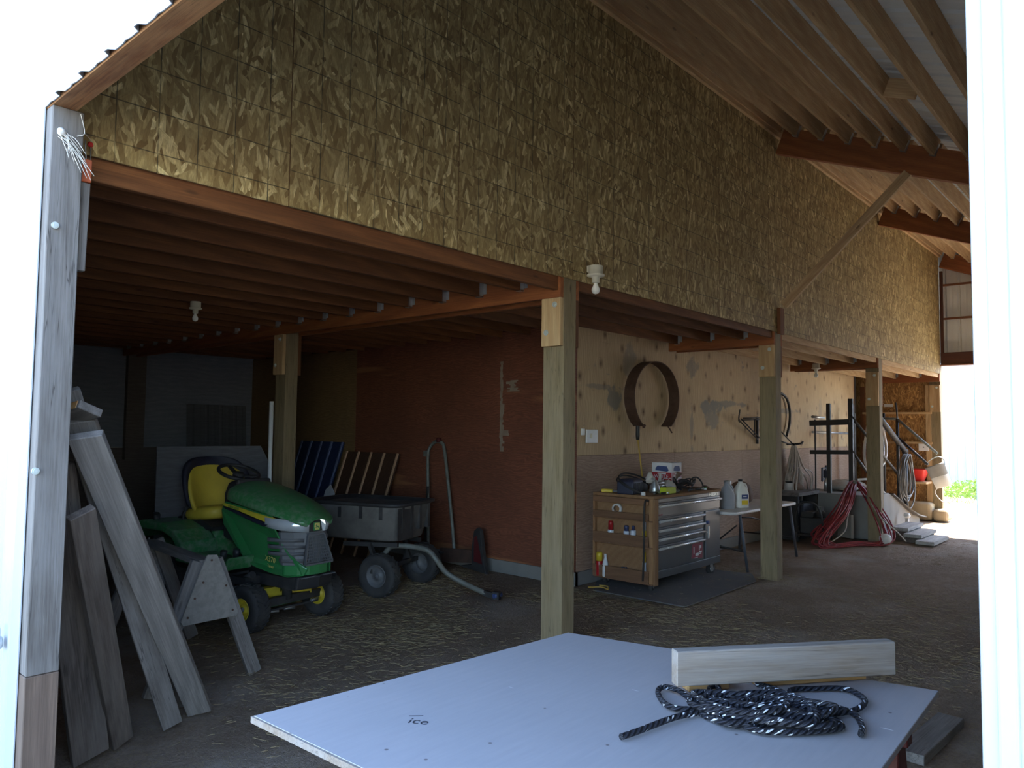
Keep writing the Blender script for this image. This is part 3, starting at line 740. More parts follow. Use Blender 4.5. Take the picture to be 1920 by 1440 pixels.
b = MB(); b.tube(smooth_path([(.985, 3.088, 2.79), (1.0, 3.085, 2.72), (.975, 3.087, 2.70)], 5), .0016, 5); b.tube(smooth_path([(1.0, 3.085, 2.72), (1.06, 3.20, 2.74), (1.09, 3.27, 2.76)], 5), .0012, 5)
tag(b.build('twine_strand', M['twine']), 'thin strand of twine draped from the door header to the strand board', 'twine')
# padlock on the siding, at the left edge
e = empty('padlock', (.868, 3.305, .82), 0, 'steel padlock hanging on the white siding low on the left', 'padlock')
MB().tube([(-.012, -.016, .0), (-.012, -.018, .025), (-.012, -.010, .038), (-.012, .006, .040), (-.012, .017, .027), (-.012, .018, .0)], .0042, 8).build('shackle', M['galv'], e)
MB().lathe([(.001, -.014), (.022, -.013), (.025, -.008), (.025, .008), (.022, .013), (.001, .014)], (-.012, 0, -.022), (1, 0, 0), 20).build('lock_body', M['galv'], e)
for k, (x, y, z, lb) in enumerate(((2.62, 4.535, 2.70, 'grey mud nest on the side of the third joist over the tractor bay'), (3.10, 4.96, 2.69, 'smaller grey mud nest on the fourth joist over the tractor bay'), (3.35, 5.38, 2.69, 'grey mud nest farther back among the joists near the long beam'))):
    nb = MB(); rq = random.Random(k)
    for q in range(9): nb.lathe([(.001, -.018), (.016, -.010), (.018, .004), (.010, .016), (.001, .018)], (x+rq.uniform(-.06, .06), y-.028, z+rq.uniform(-.035, .03)), (rq.uniform(-1, 1), -.4, rq.uniform(-1, 1)), 8)
    nb.lathe([(.001, -.012), (.045, -.010), (.035, .008), (.001, .014)], (x, y-.026, z), (0, -1, 0), 14)
    tag(nb.build('mud_nest', M['concrete']), lb, 'nest', 'mud nests on the joists')
# keyless lamp holders
def lamp(loc, label, k=1.):
    e = empty('lamp_holder', loc, 0, label, 'lamp'); e.scale = (k, k, k)
    MB().lathe([(.001, 0), (.052, 0), (.054, -.004), (.054, -.062), (.066, -.066), (.067, -.076), (.050, -.082), (.028, -.088), (.028, -.125), (.019, -.128), (.001, -.128)], (0,0,0), seg=28).build('base', M['ivory'], e)
    MB().lathe([(.001, -.126), (.015, -.127), (.016, -.140), (.030, -.172), (.031, -.188), (.022, -.206), (.001, -.213)], (0,0,0), seg=20).build('bulb', M['bulb_glass'], e)
    return e
lamp((XA+.29, Y0-.072, 2.83), 'ivory lamp holder with a bare bulb on the loft wall beside the nearest post')
b = MB().box((XA+.29, Y0-.040, 2.81), (.06, .060, .05)); tag(b.build('lamp_bracket', M['ivory']), 'small ivory bracket behind the lamp holder on the loft wall', 'bracket')
lamp((2.90, 6.15, 2.64), 'lamp holder with a bare bulb in the dark ceiling over the tractor bay', .78)
lamp((XC-.30, 4.10, 2.64), 'lamp holder with a bare bulb in the ceiling above the pipe railing')
# ------------------------------------------------------------------ boards leaning inside the doorway
def lean(name, top, foot, w, t, mat, label, up, **k):
    return tag(board(name, foot, top, w, t, M[mat], None, up=up, **k), label, 'board')
E_ = V((0, 0, 1.62))
def upv(p, q, turn=0):
    """the face of a leaning board looks back out of the doorway, turned about the board"""
    a = (V(q)-V(p)).normalized(); m = (V(p)+V(q))/2; d = (E_-m); d = (d - a*d.dot(a)).normalized()
    return Matrix.Rotation(turn, 3, a) @ d
def L5(name, top, foot, w, t, mat, label, turn, **k):
    return lean(name, top, foot, w, t, mat, label, upv(foot, top, turn), **k)
L5('leaning_board', (1.095, 3.565, 1.43), (1.43, 3.95, 0.02), .165, .038, 'weathered_dark', 'brown warped board with curling grain, nearest to the doorway post', .35)
L5('leaning_board', (1.105, 3.26, 1.265), (1.60, 4.02, 0.02), .105, .038, 'weathered_dark', 'second brown board from the doorway post with ribbed saw marks', .45)
L5('leaning_board', (1.10, 3.469, 1.750), (1.868, 4.057, 0.02), .100, .040, 'weathered', 'long thin grey board with a bare peeled patch, standing highest of the leaning boards', .1)
def peel(b, L): pass
L5('leaning_board', (1.10, 3.232, 1.571), (2.054, 4.129, 0.02), .125, .040, 'gray_plank', 'pale grey two-by-six leaning outermost beside the sawhorse', -.35)
L5('leaning_board', (1.13, 3.40, 1.63), (2.06, 4.29, 0.02), .125, .040, 'weathered', 'grey-brown board hidden close behind the pale grey two-by-six', -.35)
o = tag(board('board_offcut', (1.075, 3.545, 1.625), (1.135, 3.285, 1.675), .10, .034, M['gray_plank'], None, up=(.45, -.25, 1)), 'short offcut with an orange sawn edge lying across the tops of the leaning boards', 'board')
o2 = MB().box((0, -.0515, 0), (.238, .003, .031)).build('sawn_edge', M['block_orange'], o); o2['label'] = 'fresh orange sawn edge'
# peeled patch on the long thin board
P0, P1 = V((1.868, 4.057, .02)), V((1.10, 3.469, 1.750)); ax_ = (P1-P0).normalized(); n_ = upv(P0, P1, .1); w_ = n_.cross(ax_)
pc = P0 + ax_*.62; b = MB()
b.prism([pc + n_*.0205 + w_*.045, pc + n_*.0205 - w_*.046, pc + n_*.0205 + ax_*.27 - w_*.046, pc + n_*.0205 + ax_*.20 + w_*.012], n_*.002)
lb = bpy.data.objects['leaning_board.002']
o = b.build('peeled_patch', M['fir_pale']); o.parent = lb; o.matrix_parent_inverse = lb.matrix_local.inverted(); o['label'] = 'bare tan patch where the grey surface has peeled'

# ------------------------------------------------------------------ sawhorse
e = empty('sawhorse', (2.24, 5.1, 0), 0, 'grey timber sawhorse with a triangular plywood gusset in front of the lawn tractor', 'sawhorse')
def S(p): return V(p) - V((2.24, 5.1, 0))
board('beam', S((2.30, 4.60, .745)), S((2.40, 5.70, .745)), .09, .04, M['gray_plank'], e)
for (yy, xo) in ((4.57, 0), (5.66, .10)):
    for sx in (-1, 1):
        l = board('leg', S((2.30+xo+sx*.335, yy, 0)), S((2.30+xo+sx*.055, yy+.03, .76)), .038, .089, M['weathered' if sx > 0 else 'gray_plank'], e, up=(1, 0, .4))
b = MB(); b.prism([S(p) for p in ((2.275, 4.535, .805), (2.335, 4.535, .800), (2.372, 4.535, .72), (2.490, 4.535, .425), (2.478, 4.535, .40), (2.135, 4.535, .395), (2.120, 4.535, .42), (2.235, 4.535, .72))], (0, .014, 0))
g_ = b.build('gusset', M['gusset_ply'], e)
b = MB()
for p in ((2.30, .77), (2.20, .55), (2.16, .44), (2.45, .44), (2.40, .60), (2.25, .64)): b.cyl(S((p[0], 4.535, p[1])), S((p[0], 4.531, p[1])), .007, 8)
b.build('nail', M['rust'], e)
b = MB(); b.prism([S(p) for p in ((2.40, 5.69, .78), (2.56, 5.69, .42), (2.26, 5.69, .42))], (0, .014, 0)); b.build('gusset', M['gray_plank'], e)

# ------------------------------------------------------------------ blue-grey sheet on its trestle
SH = [(2.299, 1.747), (1.071, 1.855), (1.10, .50), (2.567, .561)]
b = MB(); b.prism([(x, y, .832) for x, y in SH], (0, 0, .018))
e = empty('plywood_sheet', (1.8, 1.2, .832), 0, 'large flat grey painted plywood sheet with a rope and a board on it', 'plywood sheet')
for p in b.v: p -= V((1.8, 1.2, .832))
b.build('panel', M['sheet_paint'], e, bevel=.0015, seg=1)
o = MB().prism([(1.085-1.8, 1.857-1.2, .0), (1.071-1.8, 1.858-1.2, .0), (1.098-1.8, .50-1.2, 0), (1.106-1.8, .50-1.2, 0)], (0, 0, .0165)).build('edge_ply', M['board_new'], e); o.location = (-.006, 0, .0005)
# pencilled word at the near edge
w = text('pencil_writing', 'ice', .050, M['ink'], e, (1.345-1.8, 1.508-1.2, .0182), (0, 0, math.radians(-62)), .0002)
b = MB(); b.tube([(1.352-1.8, 1.555-1.2, .0184), (1.378-1.8, 1.528-1.2, .0184)], .0012, 4); b.build('pencil_stroke', M['ink'], e)
e = empty('trestle', (1.85, 1.1, 0), 0, 'dark red trestle carrying the grey sheet', 'trestle')
def S(p): return V(p) - V((1.85, 1.1, 0))
for x in (1.32, 2.34):
    board('top_rail', S((x, .585, .79)), S((x, 1.66, .79)), .05, .082, M['red_trestle'], e)
    for yy in (.63, 1.60):
        board('leg', S((x-.16, yy, 0)), S((x, yy, .76)), .06, .05, M['red_trestle'], e, up=(0, 1, 0))
        board('leg', S((x+.16, yy, 0)), S((x, yy, .76)), .06, .05, M['red_trestle'], e, up=(0, 1, 0))
tag(board('ground_timber', (4.84, 1.00, .022), (4.15, 1.04, .022), .13, .05, M['weathered']), 'grey timber lying on the dirt right of the sheet', 'board')
tag(board('loose_board', (1.945, 1.098, .942), (2.500, .672, .942), .040, .098, M['board_new'], None), 'pale planed board standing on edge on the grey sheet', 'board')
tag(board('spacer_block', (2.24, 1.005, .871), (2.545, .785, .871), .088, .040, M['block_orange'], None), 'long orange spacer block under the right of the pale board', 'block')
tag(board('spacer_block', (2.055, 1.135, .871), (2.165, 1.058, .871), .088, .040, M['block_orange'], None), 'short orange spacer block under the left of the pale board', 'block')
# rope
rs = random.Random(11)
def zz(pts, z=.861): return [V((p[0], p[1], z + rs.uniform(0, .004))) for p in pts]
P = zz([(1.60, 1.05), (1.666, 1.037), (1.79, 1.016), (1.862, .993), (1.964, .951)])
cx, cy = 1.985, .845; ux = V((.57, -.82, 0)); uy = V((.82, .57, 0)); N = 13
def tangle(k0, k1):
    out = []
    for k in range(k0, k1):
        a0 = rs.uniform(0, .6)
        for a in range(5):
            t = a0 + a/5*2*PI
            rx = rs.uniform(.10, .20); ry = rs.uniform(.045, .10)
            c = V((cx, cy, 0)) + ux*rs.uniform(-.05, .05) + uy*rs.uniform(-.03, .03)
            p = c + ux*(math.cos(t)*rx) + uy*(math.sin(t)*ry)
            rad = math.hypot(math.cos(t)*rx/.25, math.sin(t)*ry/.12)
            p.z = .8605 + .050*(k/N)*max(0, 1-rad*.7) + rs.uniform(0, .010); out.append(p)
    return out
P += tangle(0, 4)
P += zz([(1.967, .937), (1.992, 1.021), (1.96, 1.049), (1.991, 1.11), (1.987, 1.153), (1.95, 1.153), (1.88, 1.098), (1.858, 1.052), (1.889, 1.008), (1.984, .957)])
P += tangle(4, 8)
P += zz([(2.203, .868), (2.30, .819), (2.345, .764), (2.329, .723), (2.275, .682), (2.181, .684), (2.081, .735), (1.996, .788)])
P += tangle(8, 11)
P += zz([(2.019, .97), (2.018, 1.021), (2.07, 1.049), (2.088, 1.036), (2.048, .989)], .866)
P += tangle(11, 13)
P += zz([(2.160, .900), (2.178, .955), (2.18, .90), (2.14, .83)], .87)
P += zz([(2.16, .80), (2.17, .734), (2.161, .678), (2.092, .636), (2.03, .62)])
tag(MB().tube(smooth_path(P, 8), .0080, 8).build('coiled_rope', M['rope']), 'loose coil of black rope flecked with white on the grey sheet', 'rope')
# ------------------------------------------------------------------ lawn tractor (local +X forward, +Y its left)
th = math.atan2(-1, .11)
TR = empty('lawn_tractor', (3.47, 5.50, 0), th, 'green and yellow lawn tractor with a black steering wheel parked in the dark bay', 'lawn tractor')
def wheel(name, c, r, w, rim, parent, tread=26, axis=(0, 1, 0), rimmat='yellow_paint', face=1):
    """tyre with lugs, dished rim and hub"""
    c = V(c); h = w/2
    t = MB(); t.lathe([(rim, -h*.80), (rim+.012, -h*.92), (r*.80, -h), (r*.93, -h*.93), (r*.985, -h*.68), (r, -h*.2), (r, h*.2), (r*.985, h*.68), (r*.93, h*.93), (r*.80, h), (rim+.012, h*.92), (rim, h*.80)], c, axis, 40, caps=False)
    ax = V(axis).normalized()
    u0 = (V((0,0,1)) - ax*ax.z).normalized(); v0 = ax.cross(u0)
    for i in range(tread):
        for sgn in (-1, 1):
            a = 2*PI*(i + (.5 if sgn > 0 else 0))/tread
            n = u0*math.cos(a) + v0*math.sin(a); tg = ax.cross(n)
            m = Matrix((( ax*.86 + tg*.5*sgn).normalized(), (tg*.86 - ax*.5*sgn).normalized(), n)).transposed()
            t.box(c + n*(r*.992) + ax*(sgn*h*.40), (h*.78, r*.085, r*.05), m)
    o = t.build(name, M['rubber'], parent)
    f = face
    MB().lathe([(rim*1.02, -f*h*.80), (rim*1.03, f*h*.86), (rim*.93, f*h*.86), (rim*.86, f*h*.45), (rim*.45, f*h*.35), (rim*.34, f*h*.62), (rim*.20, f*h*.66), (.001, f*h*.60)], c, axis, 28, caps=False).build('rim', M[rimmat], o)
    MB().lathe([(rim*.22, f*h*.62), (rim*.22, f*h*.74), (rim*.10, f*h*.80), (.001, f*h*.80)], c, axis, 16).build('hub_cap', M['gray_plastic'], o)
    return o
wheel('front_wheel', (.0, -.40, .188), .188, .155, .085, TR, 30, (.10, -1, 0))
wheel('front_wheel', (.0, .34, .188), .188, .155, .085, TR, 30, (.10, -1, 0))
wheel('rear_wheel', (-1.27, -.47, .255), .255, .24, .115, TR, 30, (0, -1, 0))
wheel('rear_wheel', (-1.27, .41, .255), .255, .24, .115, TR, 30, (0, -1, 0))
# hood: rounded shell, highest at the rear
def hood_ring(x, zt, w, zb, n=14, crown=.055):
    r = []
    for i in range(n+1):
        a = i/n; y = w*(1-2*a)
        k = abs(1-2*a)
        z = zt - crown*k**2.2 - (.0 if k < .86 else (k-.86)/.14*.0)
        r.append((y, z))
    pts = [(w*1.03, zb), (w*1.03, zb + (r[0][1]-zb)*.5)] + r + [(-w*1.03, zb + (r[-1][1]-zb)*.5), (-w*1.03, zb)]
    return [V((x, y-.03, z)) for y, z in pts]
rings = [hood_ring(*a) for a in ((-.50, 1.125, .235, .985), (-.46, 1.135, .255, .982), (-.30, 1.105, .265, .960), (-.10, 1.06, .265, .932), (.08, 1.005, .255, .905), (.20, .960, .235, .885), (.29, .915, .200, .872), (.345, .885, .155, .866), (.37, .872, .12, .862))]
MB().loft(rings, closed=False, caps=False).build('hood', M['green_paint'], TR, solid=.010, sub=1)
# closed back of the hood and the dash
MB().prism([(-.49, .20, .90), (-.49, .20, 1.08), (-.49, .10, 1.12), (-.49, -.16, 1.12), (-.49, -.26, 1.08), (-.49, -.26, .90)], (.01, 0, 0)).build('hood_back', M['black_plastic'], TR)
b = MB(); b.loft([[V((x, y-.03, z)) for y, z in ((.17, zb), (.17, zt), (-.17, zt), (-.17, zb))] for x, zb, zt in ((-.47, .62, 1.155), (-.60, .64, 1.125), (-.66, .66, 1.02))], True, True, smooth=False)
b.build('dash', M['black_plastic'], TR, bevel=.02)
# side panels with the sweeping front edge
sp = [(-.525, .955), (-.55, .90), (-.52, .79), (-.44, .72), (-.33, .62), (-.21, .525), (-.10, .485), (.12, .45), (.26, .432), (.36, .445), (.385, .50), (.33, .545), (.24, .635), (.185, .72), (.13, .795), (.10, .845), (.10, .90), (-.10, .925), (-.30, .953), (-.50, .975)]
def bulge(x): return .262 - max(0, x-.05)*.26 - max(0, x-.28)*.55
for sy in (-1, 1):
    b = MB(); n = len(sp)
    b.v = [V((x, sy*bulge(x)-.03, z)) for x, z in sp] + [V((x, sy*(bulge(x)-.016)-.03, z)) for x, z in sp]
    # fan from a spine so the bowed panel stays smooth
    b.face(range(n)); b.face([n+i for i in range(n)][::-1])
    for i in range(n): j = (i+1) % n; b.face((i, n+i, n+j, j))
    b.build('side_panel', M['green_side'], TR, bevel=.005)
# lower lip joining the panels under the grille
nose = [(.24, -.225), (.32, -.165), (.375, -.085), (.385, 0), (.375, .085), (.32, .165), (.24, .225)]
def band(z0, z1, pts, name, mat, dx0=0, dx1=0, th=.03, **k):
    b = MB()
    outer0 = [V((x+dx0, y-.03, z0)) for x, y in pts]; outer1 = [V((x+dx1, y-.03, z1)) for x, y in pts]
    in0 = [p - V((th, 0, 0)) for p in outer0]; in1 = [p - V((th, 0, 0)) for p in outer1]
    b.loft([[a, c, d, e_] for a, c, d, e_ in zip(outer0, outer1, in1, in0)], True, True, smooth=False)
    return b.build(name, M[mat], TR, **k)
band(.445, .525, nose, 'front_lip', 'green_side', bevel=.008)
band(.525, .775, nose, 'grille_body', 'gray_plastic', -.015, -.055)
band(.775, .862, nose, 'light_surround', 'black_plastic', -.045, -.060)
for sy in (-1, 1):
    hl = [(.04, -.262), (.12, -.255), (.20, -.235), (.27, -.190), (.325, -.125), (.345, -.075)]
    hl = [(x-.01, sy*-y if sy > 0 else y) for x, y in hl]
    b = MB()
    R = []
    for i, (x, y) in enumerate(hl):
        lo = .815 - .042*(i/5)**.7; hi = .872 + .012*(1-i/5)
        yy = y - .03
        R.append([V((x+.010, yy + sy*.004, lo)), V((x+.016, yy+sy*.008, (lo+hi)/2)), V((x+.004, yy+sy*.002, hi)), V((x-.03, yy-sy*.03, hi)), V((x-.03, yy-sy*.03, lo))])
    b.loft(R, True, True); b.build('headlight', M['headlight'], TR)
    for k in range(4):
        z = .555 + .052*k; f = k/3
        v = [(.10 - .02*f, -.256), (.20-.02*f, -.232), (.29-.025*f, -.175), (.345-.035*f, -.105)]
        b = MB(); b.loft([[V((x+.012, sy*-y*1.0-.03 if sy > 0 else y-.03, z-.012)), V((x+.016, (sy*-y if sy > 0 else y)-.03, z+.014)), V((x-.03, (sy*-y if sy > 0 else y)*.96-.03, z+.018)), V((x-.03, (sy*-y if sy > 0 else y)*.96-.03, z-.012))] for x, y in v[1 if k == 0 else 0:]], True, True)
        b.build('louvre', M['gray_plastic'], TR)
# mesh centre of the grille
g0 = MB(); rows = 9
for i in range(rows):
    z = .545 + .0235*i; hw = .125 - .055*i/(rows-1); x = .372 - .04*i/(rows-1)
    g0.box((x, -.03, z), (.012, hw*2, .006))
for j in range(-5, 6):
    a = j/5
    g0.bar((.372, -.03+a*.120, .540), (.333, -.03+a*.068, .738), .005, .012, (1, 0, .2))
g0.build('grille_mesh', M['gray_plastic'], TR)
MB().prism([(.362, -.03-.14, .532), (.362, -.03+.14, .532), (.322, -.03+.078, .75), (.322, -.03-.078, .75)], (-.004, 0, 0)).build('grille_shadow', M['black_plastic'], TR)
fr = MB()
for sy in (-1, 1): fr.bar((.380, -.03+sy*.135, .530), (.335, -.03+sy*.078, .752), .012, .02, (1, 0, .2))
fr.bar((.335, -.108, .752), (.335, .048, .752), .02, .012); fr.bar((.381, -.165, .530), (.381, .105, .530), .02, .014)
fr.build('grille_frame', M['gray_plastic'], TR)
# emblem: leaping deer on a yellow shield
em = MB().box((.343, -.03, .815), (.008, .062, .066)).build('emblem', M['green_side'], TR, bevel=.003)
o = MB().prism([(.3475, -.03+y, .815+z) for y, z in ((-.024, .027), (.024, .027), (.027, .0), (.020, -.026), (-.020, -.026), (-.027, 0))], (.002, 0, 0)).build('emblem_shield', M['letter_yellow'], em)
deer = [(.018, -.006), (.010, .003), (.002, .004), (-.006, .009), (-.009, .016), (-.012, .016), (-.011, .009), (-.018, .006), (-.017, .003), (-.010, .003), (-.010, -.004), (-.019, -.008), (-.018, -.011), (-.006, -.006), (.006, -.005), (.009, -.013), (.020, -.017), (.019, -.013), (.012, -.010), (.013, -.004)]
MB().prism([(.3497, -.03+y, .815+z) for y, z in deer], (.0012, 0, 0)).build('emblem_deer', M['green_side'], em)
# stripe, letters, model number on both sides
for sy in (-1, 1):
    st = [(-.515, .952), (.13, .878), (.085, .845), (-.50, .928)]
    b = MB(); Y = lambda x: sy*(bulge(x)+.010)-.03
    b.v = [V((x, Y(x), z)) for x, z in ((-.515, .962), (-.30, .938), (-.10, .914), (.125, .884), (.078, .842), (-.10, .876), (-.30, .912), (-.505, .940))] ; n = len(b.v)
    b.v += [p + V((0, -sy*.02, 0)) for p in b.v]
    b.face(range(n)); b.face([n+i for i in range(n)][::-1])
    for i in range(n): j = (i+1) % n; b.face((i, n+i, n+j, j))
    s_ = b.build('side_stripe', M['yellow_paint'], TR)
    b = MB(); b.v = [V((x, Y(x)+sy*.001, z)) for x, z in ((-.51, .936), (-.30, .906), (-.10, .870), (.085, .834), (.04, .812), (-.10, .838), (-.30, .880), (-.49, .918))]; n = len(b.v)
    b.v += [p + V((0, -sy*.02, 0)) for p in b.v]
    b.face(range(n)); b.face([n+i for i in range(n)][::-1])
    for i in range(n): j = (i+1) % n; b.face((i, n+i, n+j, j))
    b.build('stripe_shadow_trim', M['dark_trim'], TR)
    rz_ = 0 if sy < 0 else PI
    slope = math.atan2(.074, .64)
    text('letters', 'JOHN DEERE', .026, M['green_side'], s_, (-.365, Y(-.36)+sy*.0012, .932), Euler((PI/2, slope if sy < 0 else -slope, rz_)), .0006)
    text('model_number', 'X370', .058, M['letter_yellow'], TR, (.10, sy*(bulge(.10)+.0015)-.03, .560), Euler((PI/2, .10 if sy < 0 else -.10, rz_)), .0008)
    text('model_name', 'Tuner', .034, M['letter_yellow'], TR, (.105, sy*(bulge(.105)+.0015)-.03, .508), Euler((PI/2, .10 if sy < 0 else -.10, rz_)), .0008)
# bumper, frame, axle
b = MB(); b.loft([[V((.30, y-.03, .33)), V((.375-abs(y)*.28, y-.03, .335)), V((.40-abs(y)*.30, y-.03, .435)), V((.30, y-.03, .445))] for y in (-.175, -.09, 0, .09, .175)], True, True, smooth=False)
b.build('bumper', M['black_plastic'], TR, bevel=.012)
MB().box((.372, -.03, .432), (.02, .34, .008)).build('bumper_edge', M['gray_plastic'], TR)
b = MB(); b.b2((-1.45, -.20, .33), (.30, -.17, .43)); b.b2((-1.45, .11, .33), (.30, .14, .43)); b.b2((-.5, -.2, .42), (.28, .14, .50)); b.b2((-.30, -.17, .40), (.1, .11, .75)); b.build('frame', M['mach_dark'], TR)
b = MB(); b.bar((0, -.36, .20), (0, .30, .20), .05, .06); b.cyl((0, -.03, .20), (0, -.03, .36), .04, 12); b.bar((.06, -.30, .15), (.06, .24, .15), .016, .016); b.build('front_axle', M['mach_dark'], TR)
for p_, q_, r_ in (((.09, -.30, .155), (.12, -.20, .15), .010), ((.05, -.10, .14), (.06, .0, .135), .014), ((.07, .16, .16), (.05, .25, .165), .012)): MB().cyl(p_, q_, r_, 10).build('tie_rod', M['galv'], TR)
b = MB(); b.b2((-.12, -.30, .23), (-.05, -.06, .30)); b.b2((-.14, -.24, .19), (-.10, .20, .22)); b.bar((-.10, -.06, .22), (.02, .20, .24), .02, .05); b.build('lift_links', M['yellow_paint'], TR)
# mower deck
b = MB(); b.loft([[V((x, y-.03, z)) for x, y in ((-.28, -.40), (-.20, -.30), (-.20, .30), (-.28, .42), (-.75, .42), (-.85, .25), (-.85, -.25), (-.75, -.45))] for z in (.10, .20)] + [[V((x*.9-.05, y*.8-.03, .235)) for x, y in ((-.28, -.40), (-.20, -.30), (-.20, .30), (-.28, .42), (-.75, .42), (-.85, .25), (-.85, -.25), (-.75, -.45))]], True, True, smooth=False)
b.build('mower_deck', M['green_paint'], TR)
b = MB(); b.cyl((-.38, -.20, .23), (-.38, -.20, .33), .07, 16); b.cyl((-.55, .1, .23), (-.55, .1, .31), .08, 16); b.cyl((-.6, -.28, .24), (-.6, -.28, .30), .06, 12); b.b2((-.36, -.33, .30), (-.28, -.12, .345)); b.b2((-.30, -.36, .34), (-.10, -.22, .40)); b.cyl((-.22, -.30, .36), (-.10, -.29, .42), .03, 10); b.bar((-.62, -.38, .33), (-.15, -.30, .44), .018, .018); b.build('linkage', M['mach_dark'], TR)
# foot rests, fenders
for sy in (-1, 1):
    b = MB(); b.prism([(-.86, 0, .47), (-.86, 0, .54), (-.52, 0, .545), (-.18, 0, .525), (-.13, 0, .575), (-.11, 0, .57), (-.15, 0, .47)], (0, .235, 0))
    for p in b.v: p.y = p.y - .03 + (-.475 if sy < 0 else .24)
    b.build('foot_rest', M['green_paint'], TR, bevel=.015)
    b = MB(); prof = [(-.70, .535), (-.74, .64), (-.86, .725), (-1.05, .775), (-1.36, .775), (-1.56, .74), (-1.62, .64), (-1.60, .585), (-1.52, .66), (-1.34, .70), (-1.05, .70), (-.90, .66), (-.82, .585), (-.78, .535)]
    n = len(prof); y0, y1 = (-.50, -.17) if sy < 0 else (.17, .50)
    b.prism([(x, y0-.03, z) for x, z in prof], (0, y1-y0, 0)); b.build('fender', M['green_paint'], TR, bevel=.02, seg=3)
b = MB(); b.b2((-1.60, -.20, .44), (-.78, .14, .70)); b.build('rear_deck', M['green_paint'], TR, bevel=.03)
b = MB(); b.prism([(-.74, 0, .70), (-.72, 0, .735), (-.92, 0, .79), (-1.28, 0, .79), (-1.28, 0, .70)], (0, .44, 0)); [setattr(p, 'y', p.y-.25) for p in b.v]; b.build('seat_base', M['black_plastic'], TR, bevel=.015)
for yy, zz_, xx in ((-.40, .785, -1.30), (-.34, .785, -1.42), (-.36, .56, -.36), (-.28, .57, -.30)):
    b = MB(); b.cyl((xx, yy-.03, zz_-.03), (xx+.01, yy-.03, zz_+.035), .028, 14); b.build('pedal' if xx > -.5 else 'cup_holder', M['black_plastic'], TR)
b = MB(); b.tube(smooth_path([(-1.10, -.30, .77), (-1.08, -.31, .84), (-1.05, -.31, .86)], 4), .008, 8); b.lathe([(.001, -.02), (.018, -.014), (.018, .014), (.001, .02)], (-1.05, -.31, .875), (0,0,1), 12); b.build('lever', M['black_plastic'], TR)
# seat: cushion and winged back with a dark rear shell
def rrect(c, hx, hy, z, n=20, p=3.2, tilt=0):
    r = []
    for i in range(n):
        a = 2*PI*i/n; ca, sa = math.cos(a), math.sin(a)
        x = hx*math.copysign(abs(ca)**(2/p), ca); y = hy*math.copysign(abs(sa)**(2/p), sa)
        r.append(V((c[0]+x, c[1]+y, z + tilt*x)))
    return r
b = MB(); b.loft([rrect((-.98, -.03), hx, hy, z, tilt=.10) for hx, hy, z in ((.19, .20, .77), (.235, .245, .785), (.245, .255, .83), (.235, .245, .875), (.19, .20, .895), (.05, .05, .893))])
seat = b.build('seat', M['seat_yellow'], TR, sub=1)
def backring(z, xf, hw, th, wing):
    """horizontal slice of the seat back, wings curling forward; front face then rear face"""
    n = 9; F = []; R = []
    for i in range(n):
        a = -1 + 2*i/(n-1); y = hw*a
        cx = wing*abs(a)**2.4
        F.append(V((xf + .06 + cx, y*1.13+.005, z))); R.append(V((xf + .06 + cx - th*(1-.35*abs(a)**3), y*1.18+.005, z)))
    return F + R[::-1]
zz_ = [(.80, -1.17, .235, .09, .20), (.90, -1.185, .262, .10, .19), (1.00, -1.20, .272, .10, .155), (1.10, -1.215, .262, .10, .12), (1.19, -1.235, .235, .095, .085), (1.235, -1.250, .195, .08, .05), (1.255, -1.265, .13, .05, .02)]
MB().loft([backring(*a) for a in zz_]).build('backrest', M['seat_yellow'], seat, sub=1)
zs = [(.84, -1.215, .272, .075, .19), (.95, -1.228, .296, .085, .20), (1.05, -1.238, .302, .085, .175), (1.15, -1.245, .298, .11, .150), (1.24, -1.255, .265, .12, .125), (1.295, -1.270, .20, .10, .09), (1.318, -1.290, .12, .06, .05)]
bs = MB().loft([backring(*a) for a in zs]).build('backrest_shell', M['dark_trim'], seat, sub=1); bs['label'] = 'dark blue-black rear shell of the seat back'
# steering wheel and column
c = V((-.70, -.03, 1.195)); ax = V((.36, 0, 1)).normalized(); u = V((0, 1, 0)); w = ax.cross(u)
sw = MB().tube([c + (u*math.cos(2*PI*i/40) + w*math.sin(2*PI*i/40))*.172 for i in range(40)], .0155, 10, closed=True).build('steering_wheel', M['black_plastic'], TR)
b = MB()
for a in (PI/2, PI/2+2.2, PI/2-2.2): d = u*math.cos(a) + w*math.sin(a); b.bar(c - ax*.03 + d*.03, c + d*.17, .034, .014, ax)
b.lathe([(.001, .0), (.045, -.004), (.05, -.03), (.03, -.06)], c, ax, 18); b.build('spokes', M['black_plastic'], sw)
MB().cyl(c - ax*.05, (-.58, -.03, .97), .03, 14).build('steering_column', M['black_plastic'], TR)

# ------------------------------------------------------------------ garden cart behind it
ca = math.atan2(-.95, .30)
CT = empty('garden_cart', (4.95, 5.72, 0), ca, 'dusty black poly garden cart with two wheels standing behind the lawn tractor', 'cart')
